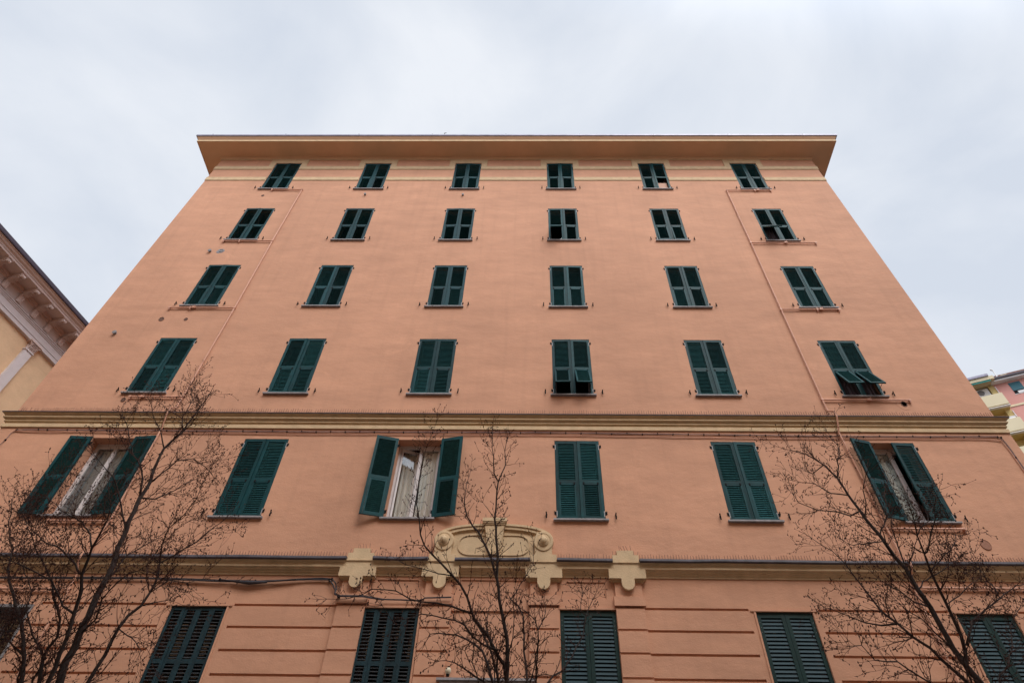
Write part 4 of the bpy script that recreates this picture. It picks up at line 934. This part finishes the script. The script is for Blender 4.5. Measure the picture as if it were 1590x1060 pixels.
LIMBS_RIGHT = [
 [(4.64,-5.2,3.97,0.0324),(4.58,-5.19,4.12,0.031),(4.54,-5.17,4.29,0.0295),(4.51,-5.16,4.7,0.0288),(4.47,-5.14,4.9,0.0272),(4.46,-5.12,5.14,0.0256),(4.4,-5.1,5.28,0.0236),(4.35,-5.08,5.55,0.0218),(4.27,-5.06,5.78,0.0198),(4.26,-5.04,5.89,0.0175),(4.21,-5.01,6.12,0.0152),(4.17,-4.99,6.38,0.0129),(4.07,-4.97,6.59,0.0104),(3.89,-4.94,6.78,0.0077),(3.71,-4.92,6.85,0.0049)],
 [(4.58,-5.19,4.12,0.021),(4.66,-5.23,4.4,0.0194),(4.63,-5.29,4.58,0.0173),(4.59,-5.36,4.79,0.0153),(4.55,-5.43,4.96,0.013),(4.53,-5.51,5.13,0.0107),(4.51,-5.58,5.3,0.0084),(4.52,-5.67,5.5,0.0059),(4.49,-5.75,5.57,0.0034)],
 [(4.53,-5.51,5.13,0.0116),(4.55,-5.55,5.13,0.0097),(4.67,-5.6,5.32,0.0081),(4.76,-5.66,5.44,0.0063),(4.81,-5.72,5.59,0.0046),(4.92,-5.79,5.75,0.0028)],
 [(4.66,-5.05,3.93,0.0178),(4.54,-5.01,4.13,0.0168),(4.42,-4.95,4.37,0.0158),(4.32,-4.88,4.5,0.0144),(4.24,-4.82,4.66,0.0131),(4.14,-4.75,4.82,0.0117),(4.11,-4.67,5.04,0.0103),(4.09,-4.59,5.22,0.0087),(4.05,-4.51,5.47,0.0071),(3.98,-4.43,5.67,0.0054),(3.81,-4.35,5.87,0.0035)],
 [(4.24,-4.82,4.66,0.0116),(4.08,-4.74,4.67,0.0094),(3.95,-4.63,4.74,0.0073),(3.79,-4.52,4.87,0.0051),(3.64,-4.4,4.99,0.0028)],
 [(4.19,-5.29,3.86,0.0101),(4.04,-5.35,3.92,0.0086),(3.75,-5.43,4.08,0.0071),(3.48,-5.52,4.06,0.0055),(3.36,-5.61,4.16,0.0039),(3.19,-5.71,4.1,0.0023)],
 [(4.59,-5.36,4.79,0.008),(4.62,-5.31,4.67,0.0066),(4.96,-5.24,4.86,0.0054),(5.12,-5.16,4.96,0.0041),(5.32,-5.08,5.06,0.0027)],
 [(4.76,-5.08,4.36,0.0125),(5.0,-5.0,4.62,0.011),(5.28,-4.89,4.78,0.0092),(5.62,-4.78,4.96,0.0073),(5.94,-4.65,5.13,0.0054),(6.23,-4.52,5.25,0.0032)],
 [(5.62,-4.78,4.96,0.0082),(5.68,-4.7,5.11,0.0065),(5.71,-4.6,5.29,0.0048),(5.72,-4.5,5.54,0.003)],
 [(4.17,-4.99,6.38,0.0102),(4.36,-4.92,6.75,0.0081),(4.47,-4.82,7.0,0.0059),(4.48,-4.71,7.2,0.0034)],
 [(4.26,-5.04,5.89,0.0111),(4.14,-4.97,5.86,0.0095),(4.03,-4.9,5.95,0.008),(3.82,-4.81,6.02,0.0064),(3.64,-4.71,6.18,0.0049),(3.61,-4.62,6.42,0.0032)],
 [(4.4,-5.1,5.28,0.0104),(4.31,-5.18,5.43,0.0086),(4.07,-5.28,5.36,0.0066),(3.81,-5.4,5.27,0.0046),(3.65,-5.52,5.26,0.0027)],
 [(4.35,-5.08,5.55,0.0093),(4.63,-4.97,5.87,0.0074),(4.79,-4.82,6.22,0.0055),(5.05,-4.66,6.55,0.0032)],
 [(4.27,-5.06,5.78,0.0088),(4.33,-5.14,5.95,0.0074),(4.31,-5.24,6.07,0.006),(4.38,-5.35,6.22,0.0045),(4.33,-5.48,6.33,0.003)],
 [(4.46,-5.12,5.14,0.0102),(4.51,-5.08,5.4,0.0081),(4.57,-5.03,5.67,0.0058),(4.66,-4.98,5.86,0.0033)],
 [(4.21,-5.01,6.12,0.0091),(4.04,-4.9,6.21,0.0072),(3.94,-4.75,6.44,0.0053),(3.8,-4.59,6.55,0.0033)],
 [(4.07,-4.97,6.59,0.008),(3.96,-4.78,6.57,0.0055),(3.94,-4.55,6.79,0.0029)],
 [(4.55,-5.43,4.96,0.0078),(4.82,-5.32,5.16,0.0063),(5.11,-5.17,5.36,0.0046),(5.35,-5.01,5.6,0.0029)],
 [(4.51,-5.16,4.7,0.0097),(4.3,-5.26,4.71,0.0079),(4.11,-5.4,4.78,0.0061),(3.91,-5.55,4.78,0.0043),(3.73,-5.72,4.81,0.0025)],
 [(4.47,-5.14,4.9,0.0086),(4.73,-4.99,5.07,0.0068),(5.17,-4.79,5.31,0.005),(5.55,-4.58,5.55,0.003)],
 [(4.54,-5.17,4.29,0.0092),(4.51,-5.04,4.47,0.0078),(4.51,-4.87,4.7,0.0063),(4.45,-4.68,4.91,0.0046),(4.5,-4.47,5.1,0.0029)],
 [(4.76,-5.08,3.9,0.0103),(5.1,-4.97,4.16,0.0087),(5.43,-4.84,4.46,0.0069),(5.63,-4.68,4.71,0.005),(6.0,-4.52,4.98,0.0028)],
 [(4.51,-5.58,5.3,0.0074),(4.79,-5.4,5.54,0.0052),(5.12,-5.16,5.85,0.0029)],
]

# ================================================================== bare street trees
def make_tree(limbs, base, fork_z, label, seed, nside, density, trunk_r):
    rr = random.Random(seed); bx, by = base
    t = tag(empty('bare_tree', (bx, by, .13)), label, 'tree', 'bare trees in the street')
    off = Vector((bx, by, .13))
    tr = MB()
    tr.tube([(0, 0, -.1), (.01, 0, .15), (.0, .01, .9), (.02, 0, 1.7), (.0, 0, fork_z - .13)], [trunk_r * 1.5, trunk_r * 1.15, trunk_r, trunk_r * .92, trunk_r * .9], 14)
    lm = MB(); tw = MB()
    twigs = []
    def grow(p, d, length, r, level):
        """one wandering shoot with side shoots; ends in a bud"""
        n = max(2, int(length / .055)); seg = length / n; pts = [p.copy()]; rad = [r]; q = p.copy(); dd = d.copy()
        kids = []
        for i in range(n):
            dd = (dd + Vector((rr.gauss(0, .17), rr.gauss(0, .17), rr.gauss(0, .15) + .045))).normalized()
            q = q + dd * seg; pts.append(q.copy()); rad.append(max(.0017, r * (1 - .75 * (i + 1) / n)))
            if level > 0 and rr.random() < (.55 if level > 1 else .42): kids.append((q.copy(), dd.copy(), i / n))
        tw.tube(pts, rad, 3, caps=False)
        # buds / short spurs
        if True:
            for i in range(1, len(pts)):
                if rr.random() < .36:
                    u = Vector((rr.gauss(0, 1), rr.gauss(0, 1), rr.gauss(0, 1) + .4)).normalized(); e = pts[i] + u * rr.uniform(.018, .06)
                    tw.tube([pts[i], e], [.0026, .0018], 3, caps=False)
                    s = rr.uniform(.0026, .0052); tw.obox(e, Vector((s, 0, 0)), Vector((0, s, 0)), u * s * 1.5)
        s = rr.uniform(.0028, .0055); tw.obox(q, Vector((s, 0, 0)), Vector((0, s, 0)), Vector((0, 0, s * 1.6)))
        for (kp, kd, f_) in kids:
            ax = Vector((rr.gauss(0, 1), rr.gauss(0, 1), rr.gauss(0, 1))).normalized()
            nd = (kd + (ax - kd * ax.dot(kd)) * rr.uniform(.6, 1.3)).normalized()
            grow(kp, nd, length * rr.uniform(.35, .62) * (1 - .35 * f_), max(.0018, r * .55), level - 1)
    for li, L in enumerate(limbs):
        pts = [Vector(p[:3]) for p in L]; rad = [p[3] for p in L]
        if pts[0].z < 4.35:
            r0 = rad[0]; f = Vector((bx + rr.uniform(-.03, .03), by + rr.uniform(-.03, .03), fork_z - .05))
            mid = f.lerp(pts[0], .55) + Vector((rr.uniform(-.05, .05), 0, -.08))
            pts = [f, mid] + pts; rad = [min(trunk_r * .8, r0 * 1.45), r0 * 1.2] + rad
        # refine with gentle wander
        P = []; Q = []
        for i in range(len(pts) - 1):
            a, b = pts[i], pts[i + 1]; n = max(1, int((b - a).length / .10))
            for q in range(n):
                w_ = (b - a).length * .02
                P.append(a.lerp(b, q / n) + (Vector((rr.gauss(0, w_), rr.gauss(0, w_), rr.gauss(0, w_))) if q else Vector())); Q.append(rad[i] + (rad[i + 1] - rad[i]) * q / n)
        P.append(pts[-1]); Q.append(rad[-1])
        lm.tube([p - off for p in P], Q, 7)
        # side shoots
        step = 0.0
        for i in range(2, len(P)):
            if P[i].z < 3.75: continue
            seg = (P[i] - P[i - 1]).length; d = (P[i] - P[i - 1]).normalized(); r = Q[i]
            thin = max(0.15, min(1, .012 / max(r, .004)))
            lam = seg * density * (.55 + .9 * thin)
            while lam > 0 and P[i].z > 3.75:
                if rr.random() < lam:
                    ax = Vector((rr.gauss(0, 1), rr.gauss(0, 1), rr.gauss(0, 1))).normalized()
                    nd = (d * .55 + (ax - d * ax.dot(d)).normalized() * rr.uniform(.6, 1.0) + Vector((0, 0, .25))).normalized()
                    big = rr.random() ** 2.0
                    ln_ = .14 + big * nside
                    grow(P[i] - off, nd, ln_, max(.0028, min(r * .55, .004 + .005 * big)), 2 if ln_ > .4 else 1)
                lam -= 1
        grow(P[-1] - off, (P[-1] - P[-2]).normalized(), .22, max(.003, Q[-1]), 1)
    tr.build('trunk', M['bark'], t, smooth=True)
    lm.build('limbs', M['bark'], t, smooth=True, fix=False)
    tw.build('crown', M['twig'], t, fix=False)
    return t
make_tree(LIMBS_LEFT, (-5.15, -5.0), 2.7, 'leftmost bare tree, the widest and densest, in front of the left shutters', 11, .48, 16.5, .11)
make_tree(LIMBS_MIDDLE, (-.2, -5.55), 2.5, 'middle bare tree with thin sparse branches in front of the arched pediment', 12, .16, 15, .075)
make_tree(LIMBS_RIGHT, (4.75, -5.15), 2.6, 'rightmost bare tree, leaning left across the window with lace curtain', 13, .36, 16.5, .095)
for x, y in ((-5.15, -5.0), (-.2, -5.55), (4.75, -5.15)):
    k = MB(); k.box(x - .5, x + .5, y - .5, y + .5, .05, .137); kind(k.build('tree_pit', M['earth']), 'structure')
